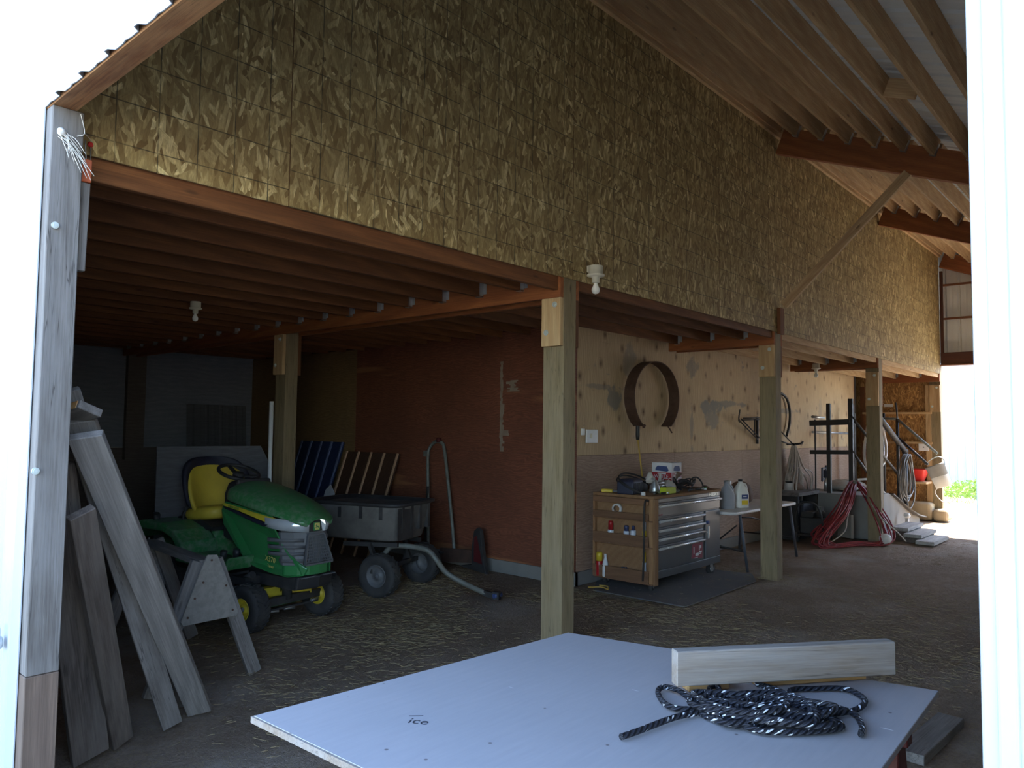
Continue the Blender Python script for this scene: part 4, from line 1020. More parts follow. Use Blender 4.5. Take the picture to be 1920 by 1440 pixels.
# local +X toward the tongue, +Y cart left; tub front at x=0
def tub(z, x0, x1, hw0, hw1, r=.10):
    return [V((x1-r, -hw1, z)), V((x1-r*.3, -hw1+r*.3, z)), V((x1, -hw1+r, z)), V((x1, hw1-r, z)), V((x1-r*.3, hw1-r*.3, z)), V((x1-r, hw1, z)), V((x0+r, hw0, z)), V((x0, hw0-r, z)), V((x0, -hw0+r, z)), V((x0+r, -hw0, z))]
outer = [tub(.50, -.93, -.03, .27, .25), tub(.515, -.95, .0, .31, .29), tub(.66, -.98, .03, .345, .325), tub(.84, -1.02, .06, .37, .355), tub(.85, -1.05, .09, .40, .385), tub(.875, -1.05, .09, .40, .385)]
inner = [tub(.875, -1.00, .045, .35, .34), tub(.53, -.92, -.01, .28, .27)]
b = MB(); b.loft(outer[:4]); b.mi = [0]*len(b.f); tub_o = b.build('tub', M['tub_dusty'], CT, bevel=.006)
b = MB(); b.loft([tub(.835, -1.01, .05, .365, .35)] + outer[4:] + [inner[0], inner[1]], True, False); b.face([len(b.v)-10+i for i in range(10)]); b.build('tub_rim', M['tub_plastic'], CT)
b = MB()
for yy in (-.24, -.08, .08, .24): b.b2((.02, yy-.02, .60), (.062, yy+.02, .84))
for xx in (-.85, -.6, -.35, -.12):
    for sy in (-1, 1): b.b2((xx-.02, sy*.35-.012, .72), (xx+.02, sy*.372+.012, .845))
b.build('tub_ribs', M['tub_plastic'], CT)
b = MB(); b.b2((.048, -.33, .53), (.056, -.05, .83)); bb_ = b.build('front_panel', M['tub_plastic'], CT, bevel=.01); bb_['label'] = 'cleaner black front of the tub'
b = MB(); b.bar((-.55, -.34, .47), (-.02, -.20, .47), .05, .04); b.bar((-.55, .34, .47), (-.02, .20, .47), .05, .04); b.bar((-.18, -.42, .24), (-.18, .42, .24), .04, .04); b.bar((-.18, -.30, .24), (-.28, -.30, .49), .05, .03); b.bar((-.18, .30, .24), (-.28, .30, .49), .05, .03); b.build('chassis', M['mach_dark'], CT)
for sy in (-1, 1): wheel('wheel', (-.10, sy*.385, .205), .205, .15, .105, CT, 20, (0, sy, 0), 'gray_plastic')
b = MB(); P = smooth_path([(-.13, -.27, .38), (-.10, -.17, .45), (.10, -.095, .445), (.25, -.09, .42), (.34, -.08, .34), (.42, -.03, .22), (.60, .02, .12), (.84, .0, .055)], 6); b.tube(P, .026, 12); tg_ = b.build('tongue', M['galv_old'], CT)
b = MB(); b.bar((.82, .0, .06), (.93, -.01, .045), .045, .05); b.box((.95, -.01, .05), (.07, .06, .07)); b.build('hitch', M['mach_dark'], tg_)
MB().cyl((.94, -.05, .05), (.98, .03, .055), .022, 14).build('hitch_cap', M['ink_blue'], tg_)

# ------------------------------------------------------------------ panels and tools against the red-brown wall
def slat_panel(name, y0, y1, h, board_m, lath_m, n, label, cat, xb=5.72, xt=6.16, lathw=.030):
    e = empty(name, (xb, (y0+y1)/2, 0), 0, label, cat)
    top = V((xt-xb, 0, h)); nrm = V((-h, 0, xt-xb)).normalized(); w = y1-y0
    b = MB(); b.bar((0, 0, .0), top, w, .018, nrm); b.build('panel', M[board_m], e)
    for i in range(n):
        yy = w/2 - .02 - (w-.04)*i/(n-1)
        board('lath', V((0, yy, .0)) + nrm*.018, V((0, yy, 0)) + top + nrm*.018, lathw, .020, M[lath_m], e, up=nrm)
    return e
wood('lath_pale', (.62,.42,.27), (.54,.35,.22), (.34,.20,.11), ring=9, knots=.1)
wood('lath_blue', (.16,.21,.36), (.12,.16,.29), (.08,.10,.18), ring=9, knots=.1)
slat_panel('slatted_panel', 8.53, 9.55, 1.385, 'plank_blue', 'lath_blue', 5, 'dark blue panel with five pale battens leaning on the red-brown wall', 'panel')
slat_panel('slatted_panel', 7.36, 8.46, 1.265, 'plank_brown', 'lath_pale', 5, 'brown panel with five pale battens leaning on the red-brown wall behind the cart', 'panel')
b = MB(); b.prism([(5.80, 8.50, .60), (5.80, 8.30, .60), (5.86, 8.30, .72), (5.89, 8.44, .83), (5.87, 8.52, .76)], (.006, 0, 0)); tag(b.build('paper_sheet', M['paper']), 'scrap of pale card between the blue and the brown panels', 'paper')
e = empty('gray_sheet', (3.68, 6.93, 0), 0, 'large grey plywood sheet with a clipped corner standing behind the lawn tractor', 'sheet')
b = MB(); b.prism([(-.62, .0, 0), (.53, .0, 0), (.55, .0, 1.10), (.53, .0, 1.24), (.44, .0, 1.395), (-.62, .0, 1.40)], (0, .018, 0))
b.v = [V((p.x, p.y + (p.z-1.4)*-.05 - .0, p.z)) for p in b.v]; b.v = [V((p.x, p.y - .08 + p.z*.055, p.z)) for p in b.v]
e.location.y = 7.16; b.build('panel', M['ply_gray'], e)
tag(MB().cyl((4.205, 7.10, 0), (4.195, 7.10, 1.86), .022, 14).build('white_pipe', M['white_plastic']), 'white plastic pipe standing against the post behind the lawn tractor', 'pipe')
# old tubular frame leaning on the wall
e = empty('tubular_frame', (6.1, 6.62, 0), 0, 'old tubular steel frame with a curved top leaning on the red-brown wall', 'frame')
def S(p): return V(p) - V((6.1, 6.62, 0))
b = MB(); b.tube([S(p) for p in smooth_path([(6.05, 6.27, .19), (6.07, 6.265, .27), (6.14, 6.44, .9), (6.20, 6.585, 1.33), (6.21, 6.645, 1.42), (6.21, 6.76, 1.43), (6.20, 6.845, 1.36), (6.18, 6.855, 1.25), (6.12, 6.78, .9), (6.05, 6.68, .30), (6.02, 6.64, .19), (6.02, 6.45, .165), (6.03, 6.32, .18)], 7)], .020, 10); b.build('tube_loop', M['galv_old'], e)
MB().b2(S((6.16, 6.86, 1.25)), S((6.22, 6.92, 1.32))).build('bracket', M['galv_old'], e); MB().cyl(S((6.20, 6.69, 1.43)), S((6.20, 6.69, 1.48)), .03, 12).build('pivot', M['red_trestle'], e)
b = MB(); b.bar(S((6.00, 6.55, .165)), S((5.92, 6.30, .19)), .05, .02); b.bar(S((6.04, 6.74, .0)), S((6.10, 6.76, .9)), .022, .022); b.bar(S((6.02, 6.60, 0)), S((6.02, 6.60, .17)), .03, .03); b.build('foot_plate', M['mach_dark'], e)
e = empty('plow_blade', (6.05, 5.95, 0), 0, 'rusty plow blade with a red tip standing at the foot of the red-brown wall', 'plow blade')
def S(p): return V(p) - V((6.05, 5.95, 0))
b = MB(); b.prism([S(p) for p in ((6.00, 6.42, .06), (6.00, 6.42, .22), (6.00, 5.83, .26), (6.00, 5.83, .12))], (.03, 0, 0)); b.build('mouldboard', M['soil_tool'], e, bevel=.004)
b = MB(); b.prism([S(p) for p in ((5.99, 5.90, .10), (5.99, 5.90, .30), (5.99, 5.87, .47), (5.99, 5.82, .51), (5.99, 5.77, .48), (5.99, 5.70, .10), (5.99, 5.67, .02), (5.99, 6.10, .06))], (.05, 0, 0)); o = b.build('share', M['mach_dark'], e, bevel=.006)
b = MB(); b.prism([S(p) for p in ((5.985, 5.86, .14), (5.985, 5.86, .40), (5.985, 5.82, .42), (5.985, 5.73, .12))], (.01, 0, 0)); o2 = b.build('red_face', M['red_trestle'], e); o2['label'] = 'worn dark red paint'
# ------------------------------------------------------------------ rolling tool chest
X0, X1, YF, YB, ZB, ZT = 6.50, 7.955, 3.90, 4.60, .135, .925
e = empty('tool_chest', ((X0+X1)/2, (YF+YB)/2, 0), 0, 'dark grey rolling tool chest with bright drawer pulls in front of the plywood wall', 'tool chest')
OC = V(((X0+X1)/2, (YF+YB)/2, 0))
def S(p): return V(p) - OC
def sbox(a, b_, name, mat, parent=e, bevel=.003, **k):
    return MB().b2(S(a), S(b_)).build(name, M[mat], parent, bevel=bevel, **k)
sbox((6.56, YF+.02, ZB), (X1, YB, ZT), 'carcass', 'gunmetal')
wt = sbox((X0-.005, YF-.005, ZT), (X1+.005, YB+.02, ZT+.028), 'worktop', 'cabinet_wood'); wt['label'] = 'worn wooden worktop'
sbox((6.56, YF+.004, ZB), (X1, YF+.03, ZB+.075), 'plinth', 'gunmetal')
def drawer(x0, x1, z0, z1, pull=True, name='drawer'):
    d = sbox((x0, YF, z0), (x1, YF+.022, z1), name, 'gunmetal', bevel=.004)
    if pull:
        b = MB(); b.tube([S((x0+.012, YF-.022, z1-.030)), S((x1-.012, YF-.022, z1-.030))], .0145, 10)
        for x in (x0+.03, x1-.03): b.cyl(S((x, YF-.02, z1-.030)), S((x, YF+.002, z1-.030)), .006, 8)
        b.build('pull', M['alu'], d)
    return d
DX = 7.545
top_d = drawer(6.575, X1-.02, .745, .880)
for z0, z1 in ((.640, .728), (.553, .636), (.462, .549)): drawer(6.575, DX, z0, z1)
bot = drawer(6.575, DX, .215, .458)
dr = sbox((DX+.055, YF, .215), (X1-.02, YF+.022, .728), 'door', 'gunmetal', bevel=.004)
b = MB(); b.b2(S((DX+.105, YF-.012, .43)), S((DX+.122, YF, .56))); b.cyl(S((DX+.075, YF-.006, .50)), S((DX+.075, YF, .50)), .008, 10); b.build('handle', M['alu'], dr)
b = MB(); b.box(S((DX+.085, YF-.010, .605)), (.035, .02, .032)); b.build('lock', M['ink_blue'], dr)
# writing on the front
text('brand_letters', 'HUSKY', .052, M['bulb_glass'], top_d, S((7.78, YF-.0022, .9025)), (PI/2, 0, 0), .0012, 1.35, weight=.0016)
sbox((6.575, YF+.001, .884), (X1-.02, YF+.02, .922), 'top_rail', 'gunmetal')
text('badge_letters', 'HUSKY', .022, M['decal_red'], top_d, S((6.640, YF-.0022, .762)), (PI/2, 0, 0), .0006, 1.2)
sk = MB().prism([S(p) for p in ((7.275, YF-.0015, .255), (7.515, YF-.0015, .235), (7.525, YF-.0015, .40), (7.40, YF-.0015, .43), (7.29, YF-.0015, .40))], (0, .001, 0)).build('decal', M['decal_red'], bot)
b = MB()
for x0, x1, z0, z1 in ((7.44, 7.452, .325, .375), (7.462, 7.49, .345, .375), (7.44, 7.50, .300, .315), (7.44, 7.49, .285, .294), (7.34, 7.41, .250, .256), (7.36, 7.43, .272, .30), (7.32, 7.335, .30, .37)): b.b2(S((x0, YF-.0028, z0)), S((x1, YF-.0015, z1)))
b.build('decal_marks', M['box_white'], sk)
# side rack made of wood
rk = sbox((6.535, YF-.002, ZB-.045), (6.56, YB+.01, ZT), 'side_rack', 'cabinet_wood'); rk['label'] = 'wooden rack on the end of the chest with four slats'
for y0, y1 in ((YF-.002, YF+.042), (YB-.005, YB+.02)): board('stile', S((6.515, (y0+y1)/2, ZB-.045)), S((6.515, (y0+y1)/2, ZT)), y1-y0, .05, M['cabinet_wood'], rk, up=(1, 0, 0))
board('face_stile', S((6.53, YF-.012, ZB-.055)), S((6.53, YF-.012, ZT)), .075, .018, M['cabinet_wood'], rk, up=(0, -1, 0))
for z0, z1 in ((.862, .922), (.712, .775), (.452, .555), (.092, .215)):
    board('slat', S((6.484, YF+.045, (z0+z1)/2)), S((6.484, YB+.01, (z0+z1)/2)), .016, z1-z0, M['cabinet_slat'], rk, up=(0, 0, 1))
for z in (.70, .44, .085): sbox((6.478, YF+.0, z), (6.54, YB, z+.012), 'shelf', 'cabinet_slat', rk)
# casters
for x, y, yaw in ((6.60, 3.98, .3), (6.62, 4.53, .2), (7.86, 3.98, -.2), (7.86, 4.53, .1)):
    c = V((x, y, .064)); d = V((math.cos(yaw), math.sin(yaw), 0)); ax = V((-d.y, d.x, 0))
    fb = MB(); fb.b2(S((x-.05, y-.045, ZB-.008)), S((x+.05, y+.045, ZB)))
    for s_ in (-1, 1): fb.bar(S(c + ax*s_*.026), S(c + ax*s_*.026 + V((0, 0, .066)) - d*.02), .045, .003, ax)
    fk = fb.build('caster', M['galv'], e)
    MB().lathe([(.012, -.02), (.045, -.021), (.062, -.016), (.064, 0), (.062, .016), (.045, .021), (.012, .02)], S(c), ax, 24).build('caster_wheel', M['rubber'], fk)
    MB().lathe([(.001, -.024), (.030, -.023), (.030, .023), (.001, .024)], S(c), ax, 16).build('hub', M['galv'], fk)

def can(x, y, z, r, h, body, cap, label, caph=.3, name='spray_can', capr=.82):
    t = empty(name, (x, y, z), 0, label, 'can', None)
    MB().lathe([(.001, 0), (r*.95, 0), (r, .004), (r, h*(1-caph)), (r*.93, h*(1-caph)+.006), (.001, h*(1-caph)+.006)], seg=20).build('body', M[body], t)
    MB().lathe([(.001, 0), (r*capr, 0), (r*capr, h*caph*.8), (r*capr*.8, h*caph), (.001, h*caph)], (0, 0, h*(1-caph)+.005), seg=20).build('cap', M[cap], t)
    return t
cx = 6.508
def jarlid(t): pass
can(cx, 4.405, .452, .032, .215, 'can_white', 'can_red', 'white spray can with a tall red cap in the middle of the chest end rack', .42)
can(cx, 4.215, .452, .030, .185, 'can_white', 'can_navy', 'white and navy spray can, left of the pair in the chest end rack', .30)
can(cx, 4.135, .452, .030, .190, 'can_white', 'can_navy', 'white and navy spray can, right of the pair in the chest end rack', .25, capr=.5)
can(cx, 4.545, .097, .036, .235, 'can_red', 'can_yellow', 'red can with a round yellow cap low in the chest end rack', .38, capr=.95)
can(cx, 4.005, .097, .020, .30, 'can_white', 'can_yellow', 'slim white tube with a yellow tip low at the front of the chest end rack', .35)
can(cx, 4.005, .452, .020, .25, 'can_yellow', 'can_white', 'slim yellow tube with a white top at the front of the chest end rack', .4)
t = empty('spray_bottle', (cx, 4.468, .097), 0, 'white bottle with a narrow neck beside the red can in the chest end rack', 'bottle')
MB().lathe([(.001, 0), (.033, 0), (.036, .006), (.036, .10), (.028, .14), (.014, .185), (.012, .20), (.001, .20)], seg=20).build('body', M['white_plastic'], t)
MB().lathe([(.001, 0), (.015, 0), (.014, .03), (.001, .032)], (0, 0, .198), seg=14).build('cap', M['white_plastic'], t)
t = empty('tape_roll', (cx, 4.325, .757), 0, 'white roll of tape standing in the top pocket of the chest end rack', 'tape')
b = MB(); n = 28
b.lathe([(.034, -.024), (.052, -.024), (.052, .024), (.034, .024), (.034, -.024)], (0, 0, .045), (1, .15, 0), 30, caps=False); b.build('roll', M['hose_white'], t)
b = MB()
for k in range(7): a = k*.9; b.lathe([(.001, 0), (.014, .004), (.012, .014), (.001, .018)], (6.505+.008*math.sin(a), 4.245+.022*math.cos(a*1.7), .200+.004*(k % 3)), (math.sin(a), math.cos(a), 1), 8)
tag(b.build('purple_bits', M['can_navy']), 'small bundle of purple scraps low in the chest end rack', 'scraps')
t = empty('pry_bar', (6.466, 3.985, .12), 0, 'long black pry bar hooked over the front of the chest end rack', 'bar')
MB().tube(smooth_path([(0, .012, .0), (0, .006, .10), (0, 0, .30), (0, -.004, .68), (0, -.012, .775), (.0, -.03, .795), (0, -.052, .785)], 6), .010, 8).build('bar', M['steel_dark'], t)

# ------------------------------------------------------------------ things on the chest
TZ = ZT + .0285
t = empty('charger_case', (6.62, 4.24, TZ), .18, 'dark blue-black charger with a grey end on the left of the tool chest top', 'charger')
b = MB(); b.loft([[V((x, y, z)) for x, y, z in ((-.15, -.09, z0), (.13, -.09, z0), (.13, .09, z0), (-.15, .09, z0))] for z0 in (.0, .13)] + [[V((x, y, .155)) for x, y in ((-.11, -.07), (.11, -.07), (.11, .07), (-.11, .07))]], True, True, smooth=False)
b.build('body', M['navy_box'], t, bevel=.018)
for k in range(7): MB().box((-.12+.035*k, -.092, .07), (.012, .006, .09)).build('vent', M['black_plastic'], t)
MB().box((.145, 0, .065), (.03, .15, .11)).build('end_plate', M['gray_plastic'], t, bevel=.01)
P = smooth_path([(6.52, 4.05, TZ+.02), (6.46, 4.20, TZ+.10), (6.52, 4.32, TZ+.165), (6.70, 4.36, TZ+.20), (6.86, 4.30, TZ+.17), (6.98, 4.22, TZ+.10), (7.08, 4.18, TZ+.05), (7.20, 4.16, TZ+.012), (7.35, 4.14, TZ+.010)], 8)
b = MB(); b.tube(P, .009, 8); b.tube([p + V((0, .02, -.025 if 12 < i < 44 else -.002)) for i, p in enumerate(P)], .008, 8)
tag(b.build('black_cable', M['black_plastic']), 'thick black cable looping over the charger on the tool chest', 'cable')
t = empty('lime_box', (6.915, 3.985, TZ), .0, 'small lime green box at the front of the tool chest top', 'box'); MB().box((0, 0, .034), (.16, .075, .066)).build('box', M['lime'], t, bevel=.003); MB().box((.108, .004, .030), (.045, .07, .058)).build('end_flap', M['lime'], t, bevel=.002)
t = empty('steel_sprayer', (6.93, 4.14, TZ), 0, 'grey metal spray head with a white rag stuffed behind the lime box', 'sprayer')
b = MB(); b.lathe([(.001, 0), (.055, 0), (.058, .02), (.05, .07), (.03, .10), (.025, .13), (.001, .135)], seg=20); b.cyl((.02, 0, .09), (.14, -.02, .10), .016, 10); b.cyl((.0, .0, .12), (-.06, .0, .15), .012, 10); b.build('body', M['galv'], t)
b = MB(); rs = random.Random(4)
b.loft([[V((-.03 + .05*r_*math.cos(a*PI/5+k)*(1+.25*math.sin(a*2.2+k)), .04 + .045*r_*math.sin(a*PI/5+k), .10+.028*k)) for a in range(10)] for k, r_ in enumerate((.8, 1.1, 1, .7, .3))]); b.build('rag', M['rag_white'], t)
for k, (x, y, L, an, m_) in enumerate(((6.76, 4.02, .16, .3, 'galv'), (6.82, 3.96, .10, -.2, 'alu'), (7.10, 4.08, .20, .1, 'steel_dark'), (7.16, 4.00, .13, .5, 'galv'), (7.30, 4.10, .15, -.3, 'steel_dark'), (7.42, 3.98, .17, .15, 'soil_tool'), (7.52, 4.06, .12, .7, 'steel_dark'), (7.60, 3.98, .16, -.1, 'galv'))):
    t = empty('hand_tool', (x, y, TZ), an, ('steel', 'bright', 'dark', 'grey', 'black', 'rusty', 'dark', 'grey')[k] + ' hand tool lying ' + ('behind the left of the lime box', 'just left of the lime box', 'right of the spray head', 'at the right end of the lime box', 'in front of the box of rags', 'at the middle of the chest front edge', 'left of the coiled cords', 'below the brown card on the chest')[k], 'tool', 'tools on the chest')
    b = MB(); b.tube([(-L/2, 0, .012), (L*.15, 0, .014)], .011, 10); b.build('grip', M['black_plastic'], t)
    b = MB(); b.bar((L*.15, 0, .014), (L*.42, 0, .014), .016, .008); b.cyl((L*.45, 0, .004), (L*.45, 0, .022), .02, 8); b.build('head', M[m_], t)
t = empty('socket_set', (7.22, 4.22, TZ), .05, 'shiny chrome socket tray in front of the box of rags', 'tool')
MB().box((0, 0, .02), (.26, .11, .04)).build('tray', M['black_plastic'], t, bevel=.006)
for k in range(6): MB().cyl((-.10+.04*k, .0, .04), (-.10+.04*k, 0, .062), .014, 12).build('socket', M['alu'], t)
t = empty('rag_box', (7.68, 4.43, TZ), .06, 'red, white and blue cardboard box of rags standing against the wall on the tool chest', 'box')
BW, BD, BH = .25, .25, .285
MB().box((0, 0, BH/2), (BW, BD, BH)).build('carton', M['box_white'], t, bevel=.002)
for nm, rzz, c_, w_ in (('front', -PI/2, (-BW/2-.0008, 0, 0), BD), ('side', 0, (0, -BD/2-.0008, 0), BW)):
    f = bpy.data.objects.new('printed_' + nm, None)
    pn = MB().box((0, 0, .088), (w_*.98, .0012, .175)).build('printed_panel', M['box_red'] if nm == 'front' else M['box_pinkish'], t); pn.location = c_; pn.rotation_euler = (0, 0, rzz)
    MB().prism([(-.065*w_/.2, -.0008, .195), (.055*w_/.2, -.0008, .185), (.07*w_/.2, -.0008, .20), (.05*w_/.2, -.0008, .245), (-.04*w_/.2, -.0008, .25), (-.06*w_/.2, -.0008, .225)], (0, .0016, 0)).build('blue_patch', M['ink_blue'], pn)
    text('letters', 'WHITE', .046*w_/.2, M['box_white'], pn, (-.006, -.0012, .128), (PI/2, 0, 0), .0006)
    text('letters', 'RAGS', .082*w_/.2, M['box_white'], pn, (.0, -.0012, .076), (PI/2, 0, 0), .0008)
    MB().box((0, -.0009, .162), (.085*w_/.2, .0012, .014)).build('pale_bar', M['box_white'], pn)
    bpy.data.objects.remove(f)
b = MB(); rs = random.Random(9)
b.loft([[V((.125*r_*math.cos(a*PI/7)*(1+.13*math.sin(a*3+k)), .075*r_*math.sin(a*PI/7)*(1+.15*math.cos(a*2+k)), z + .010*math.sin(a*2.1+k))) for a in range(14)] for k, (r_, z) in enumerate(((1, .004), (1.05, .02), (.9, .055), (.6, .085), (.2, .10)))])
b.tube(smooth_path([(-.11, .0, .03), (-.16, -.01, .09), (-.175, -.01, .15), (-.165, -.01, .185)], 5), [.022]*5+[.018]*5+[.013]*6, 8)
o = tag(b.build('white_rag', M['rag_white']), 'crumpled white rag in front of the box of rags', 'rag'); o.location = (7.38, 4.25, TZ)
t = empty('sanding_block', (7.71, 4.33, TZ), .2, 'brown card leaning among the cords on the right of the chest top', 'card')
o = MB().box((0, 0, .075), (.14, .012, .15)).build('card', M['cardboard'], t); o.rotation_euler = (.25, .18, 0); o.location = (0, 0, .03)
b = MB()
for k in range(7):
    a = k*.9; c_ = V((7.70+.04*math.cos(a), 4.22+.04*math.sin(a), TZ+.012+.010*k)); b.tube([c_ + V((.14*math.cos(q*PI/10)*(1+.1*math.sin(q+k)), .07*math.sin(q*PI/10), .02*math.sin(q*.8+k)+.012)) for q in range(20)], .0075, 7, closed=True)
b.tube(smooth_path([(7.80, 4.22, TZ+.02), (7.84, 4.20, TZ+.10), (7.90, 4.16, TZ+.115), (7.93, 4.12, TZ+.06), (7.925, 4.10, TZ+.012)], 7), .009, 8); b.tube(smooth_path([(7.58, 4.26, TZ+.03), (7.56, 4.28, TZ+.10), (7.62, 4.30, TZ+.12), (7.66, 4.28, TZ+.05)], 7), .008, 8)
tag(b.build('cable_tangle', M['black_plastic']), 'tangle of black cords on the right of the tool chest top', 'cord')
t = empty('green_cap_jar', (7.68, 3.945, TZ), 0, 'tiny jar with a green cap at the front edge of the chest', 'jar'); MB().lathe([(.001, 0), (.016, 0), (.016, .018), (.001, .02)]).build('jar', M['white_plastic'], t); MB().lathe([(.001, .019), (.017, .019), (.017, .03), (.001, .031)]).build('cap', M['green_paint'], t)
t = empty('small_pot', (6.53, 4.035, TZ), 0, 'small white pot at the front left corner of the chest top', 'pot'); MB().lathe([(.001, 0), (.024, 0), (.023, .035), (.001, .037)], seg=16).build('cap', M['white_plastic'], t)
t = empty('yellow_knife', (6.535, 4.47, TZ), .4, 'yellow handled knife at the rear left corner of the chest top', 'knife'); MB().box((0, 0, .02), (.05, .12, .035)).build('handle', M['can_yellow'], t, bevel=.01); MB().box((.01, -.10, .018), (.03, .09, .02)).build('blade', M['gray_plastic'], t, bevel=.004)
for k, (x, y, z, r_) in enumerate(((7.02, 4.34, .045, .05), (7.14, 4.40, .04, .045), (6.84, 4.42, .05, .055), (7.30, 4.40, .04, .04))):
    b = MB(); b.lathe([(.001, 0), (r_, 0), (r_*1.02, z), (r_*.7, z*2), (r_*.4, z*2.4), (.001, z*2.45)], seg=16); o = tag(b.build('small_tin', M[('gray_plastic', 'steel_dark', 'galv', 'cardboard')[k]]), ('dull grey', 'blackened', 'bright grey', 'brown')[k] + ' tin among the tools at the back of the chest', 'tin', 'tins on the chest'); o.location = (x, y, TZ)

# ------------------------------------------------------------------ wall pieces behind the chest
b = MB(); n = 40; rings = []
cx_, cz_ = 7.66, 1.985; pts = []
for i in range(n+1):
    a = math.radians(-52) - 0 + math.radians(360-76)*i/n     # open at the bottom
    a = math.radians(-90+38) + math.radians(284)*i/n
    pts.append((cx_ + .50*math.cos(a), cz_ + .42*math.sin(a)))
for x, z in pts:
    d = V((x-cx_, 0, z-cz_)).normalized()
    p = V((x, 0, z)); rings.append([p + V((0, 4.535, 0)) + d*.006, p + V((0, 4.535, 0)) - d*.006, p + V((0, 4.672, 0)) - d*.006, p + V((0, 4.672, 0)) + d*.006])
b.loft(rings, True, True, smooth=False); e = empty('metal_hoop', (cx_, 4.675, cz_), 0, 'wide rusty metal band bent into an open hoop hanging on the plywood wall', 'hoop')
for p in b.v: p -= V((cx_, 4.675, cz_))
b.build('band', M['rust'], e)
b = MB(); b.cyl((-.30, -.13, -.35), (-.28, -.135, -.32), .016, 10); b.bar((.30, -.10, -.33), (.36, -.12, -.41), .012, .012); b.build('fastener', M['rust'], e)
e = empty('broom_handle', (7.36, 4.64, TZ), 0, 'thin yellow stick with a black grip leaning on the plywood wall beside the hoop', 'stick')
MB().cyl((0, -.10, 0), (.0, -.02, .56), .009, 10).build('stick', M['handle_yellow'], e)
MB().lathe([(.001, 0), (.018, .0), (.024, .05), (.022, .17), (.016, .21), (.001, .22)], (0, -.02, .54), (0, 0, 1), 14).build('grip', M['black_plastic'], e)
e = empty('switch_box', (6.535, 4.683, 1.535), 0, 'white electrical cover plate on the plywood wall left of the hoop', 'switch')
MB().box((0, -.012, 0), (.20, .022, .14)).build('plate', M['white_plastic'], e, bevel=.004)
MB().box((-.03, -.026, .005), (.03, .01, .05)).build('switch', M['ivory'], e, bevel=.002)
MB().box((-.155, -.010, .045), (.05, .018, .07)).build('clip', M['white_plastic'], e, bevel=.003)
# wire hook rack near the second post
e = empty('wall_hook', (10.30, 4.68, 1.70), 0, 'folding dark wire hook on the plywood wall just left of the second post', 'hook')
b = MB()
for o_ in (0, .025):
    b.tube(smooth_path([(-.40, -.12, .20), (-.44, -.12, .06+o_), (-.41, -.12, .03+o_)], 4), .009, 6); b.tube([(-.42, -.12-o_, .05+o_), (.40, -.03-o_, -.22+o_)], .009, 6); b.tube([(-.30, -.10-o_, .06+o_), (.45, -.03-o_, .08+o_)], .009, 6)
b.tube([(.22, -.06, .08), (.20, -.06, -.15)], .009, 6); b.bar((.42, -.014, -.28), (.42, -.014, .12), .03, .026, (0, -1, 0)); b.build('wire', M['steel_dark'], e)
tag(MB().tube(smooth_path([(11.40, 4.655, 2.20), (11.60, 4.64, 2.19), (11.80, 4.64, 2.10), (11.895, 4.64, 1.92), (11.87, 4.64, 1.72), (11.755, 4.64, 1.535)], 7), .020, 10).build('black_hose', M['black_plastic']), 'short curved black hose hanging on the plywood wall right of the second post', 'hose')
# grey hose hank
b = MB(); rs = random.Random(21); HP = V((11.78, 4.55, 1.40))
for k in range(17):
    lo = rs.uniform(.12, .70) if k > 2 else (.04, .20, .30)[k]; wl = rs.uniform(.04, .26); wr = rs.uniform(.04, .22) if k > 3 else rs.uniform(.40, .70)
    yo = rs.uniform(-.10, .05)
    P = smooth_path([HP + V((0, yo*.3, rs.uniform(-.02, .03))), HP + V((-wl*.6, yo, -.35)), V((HP.x-wl, HP.y+yo, (HP.z+lo)/2-.1)), V((HP.x-wl*.5, HP.y+yo, lo+.06)), V((HP.x+wr*.1, HP.y+yo, lo)), V((HP.x+wr*.8, HP.y+yo, lo+.10)), V((HP.x+wr, HP.y+yo, (HP.z+lo)/2)), HP + V((wr*.35, yo, -.35)), HP + V((.02, yo*.3, 0))], 5)
    b.tube(P, .0105, 6)
e = empty('hose_hank', HP, 0, 'hank of thin pale hose hanging on a wall hook between the second and third posts', 'hose')
for p in b.v: p -= HP
b.build('hose', M['hose_pale'], e)
b = MB(); b.tube([(0, .10, .0), (0, -.12, .02), (.05, -.14, .05)], .014, 8); b.tube([(-.5, .08, .30), (-.03, .0, .02)], .010, 6); b.tube([(-.45, .10, .08), (-.05, .0, .0)], .012, 6); b.tube([(-.02, -.02, .0), (.22, -.06, .02)], .016, 8); b.build('hook', M['steel_dark'], e)

# ------------------------------------------------------------------ folding table and what stands on it
e = empty('folding_table', (8.95, 4.15, 0), 0, 'pale folding table with dark metal legs standing between the tool chest and the second post', 'table')
b = MB(); r = .06; x0, x1, y0, y1 = -.93, .93, -.39, .38
b.prism([(x0+r, y0, .655), (x1-r, y0, .655), (x1, y0+r, .655), (x1, y1, .655), (x0, y1, .655), (x0, y0+r, .655)], (0, 0, .035)); b.build('tabletop', M['hose_white'], e, bevel=.012)
for x in (-.69, .78):
    for y, f in ((-.36, -.42), (.30, .36)):
        b = MB(); b.tube([(x-.05, y, .65), (x+.02, f, 0)], .016, 10); b.build('leg', M['steel_blue'], e)
    b = MB(); b.tube([(x-.02, -.38, .25), (x-.02, .33, .25)], .011, 8); b.build('crossbar', M['steel_dark'], e)
b = MB(); b.tube([(-.69, -.30, .52), (-.95+.05, -.1, .30)], .009, 8); b.tube([(-.71, -.36, .62), (-.30, -.30, .58), (.2, -.2, .50)], .009, 8); b.tube([(-.66, -.38, .22), (-.92, -.2, .30)], .010, 8); b.build('brace', M['steel_dark'], e)
JZ = .691
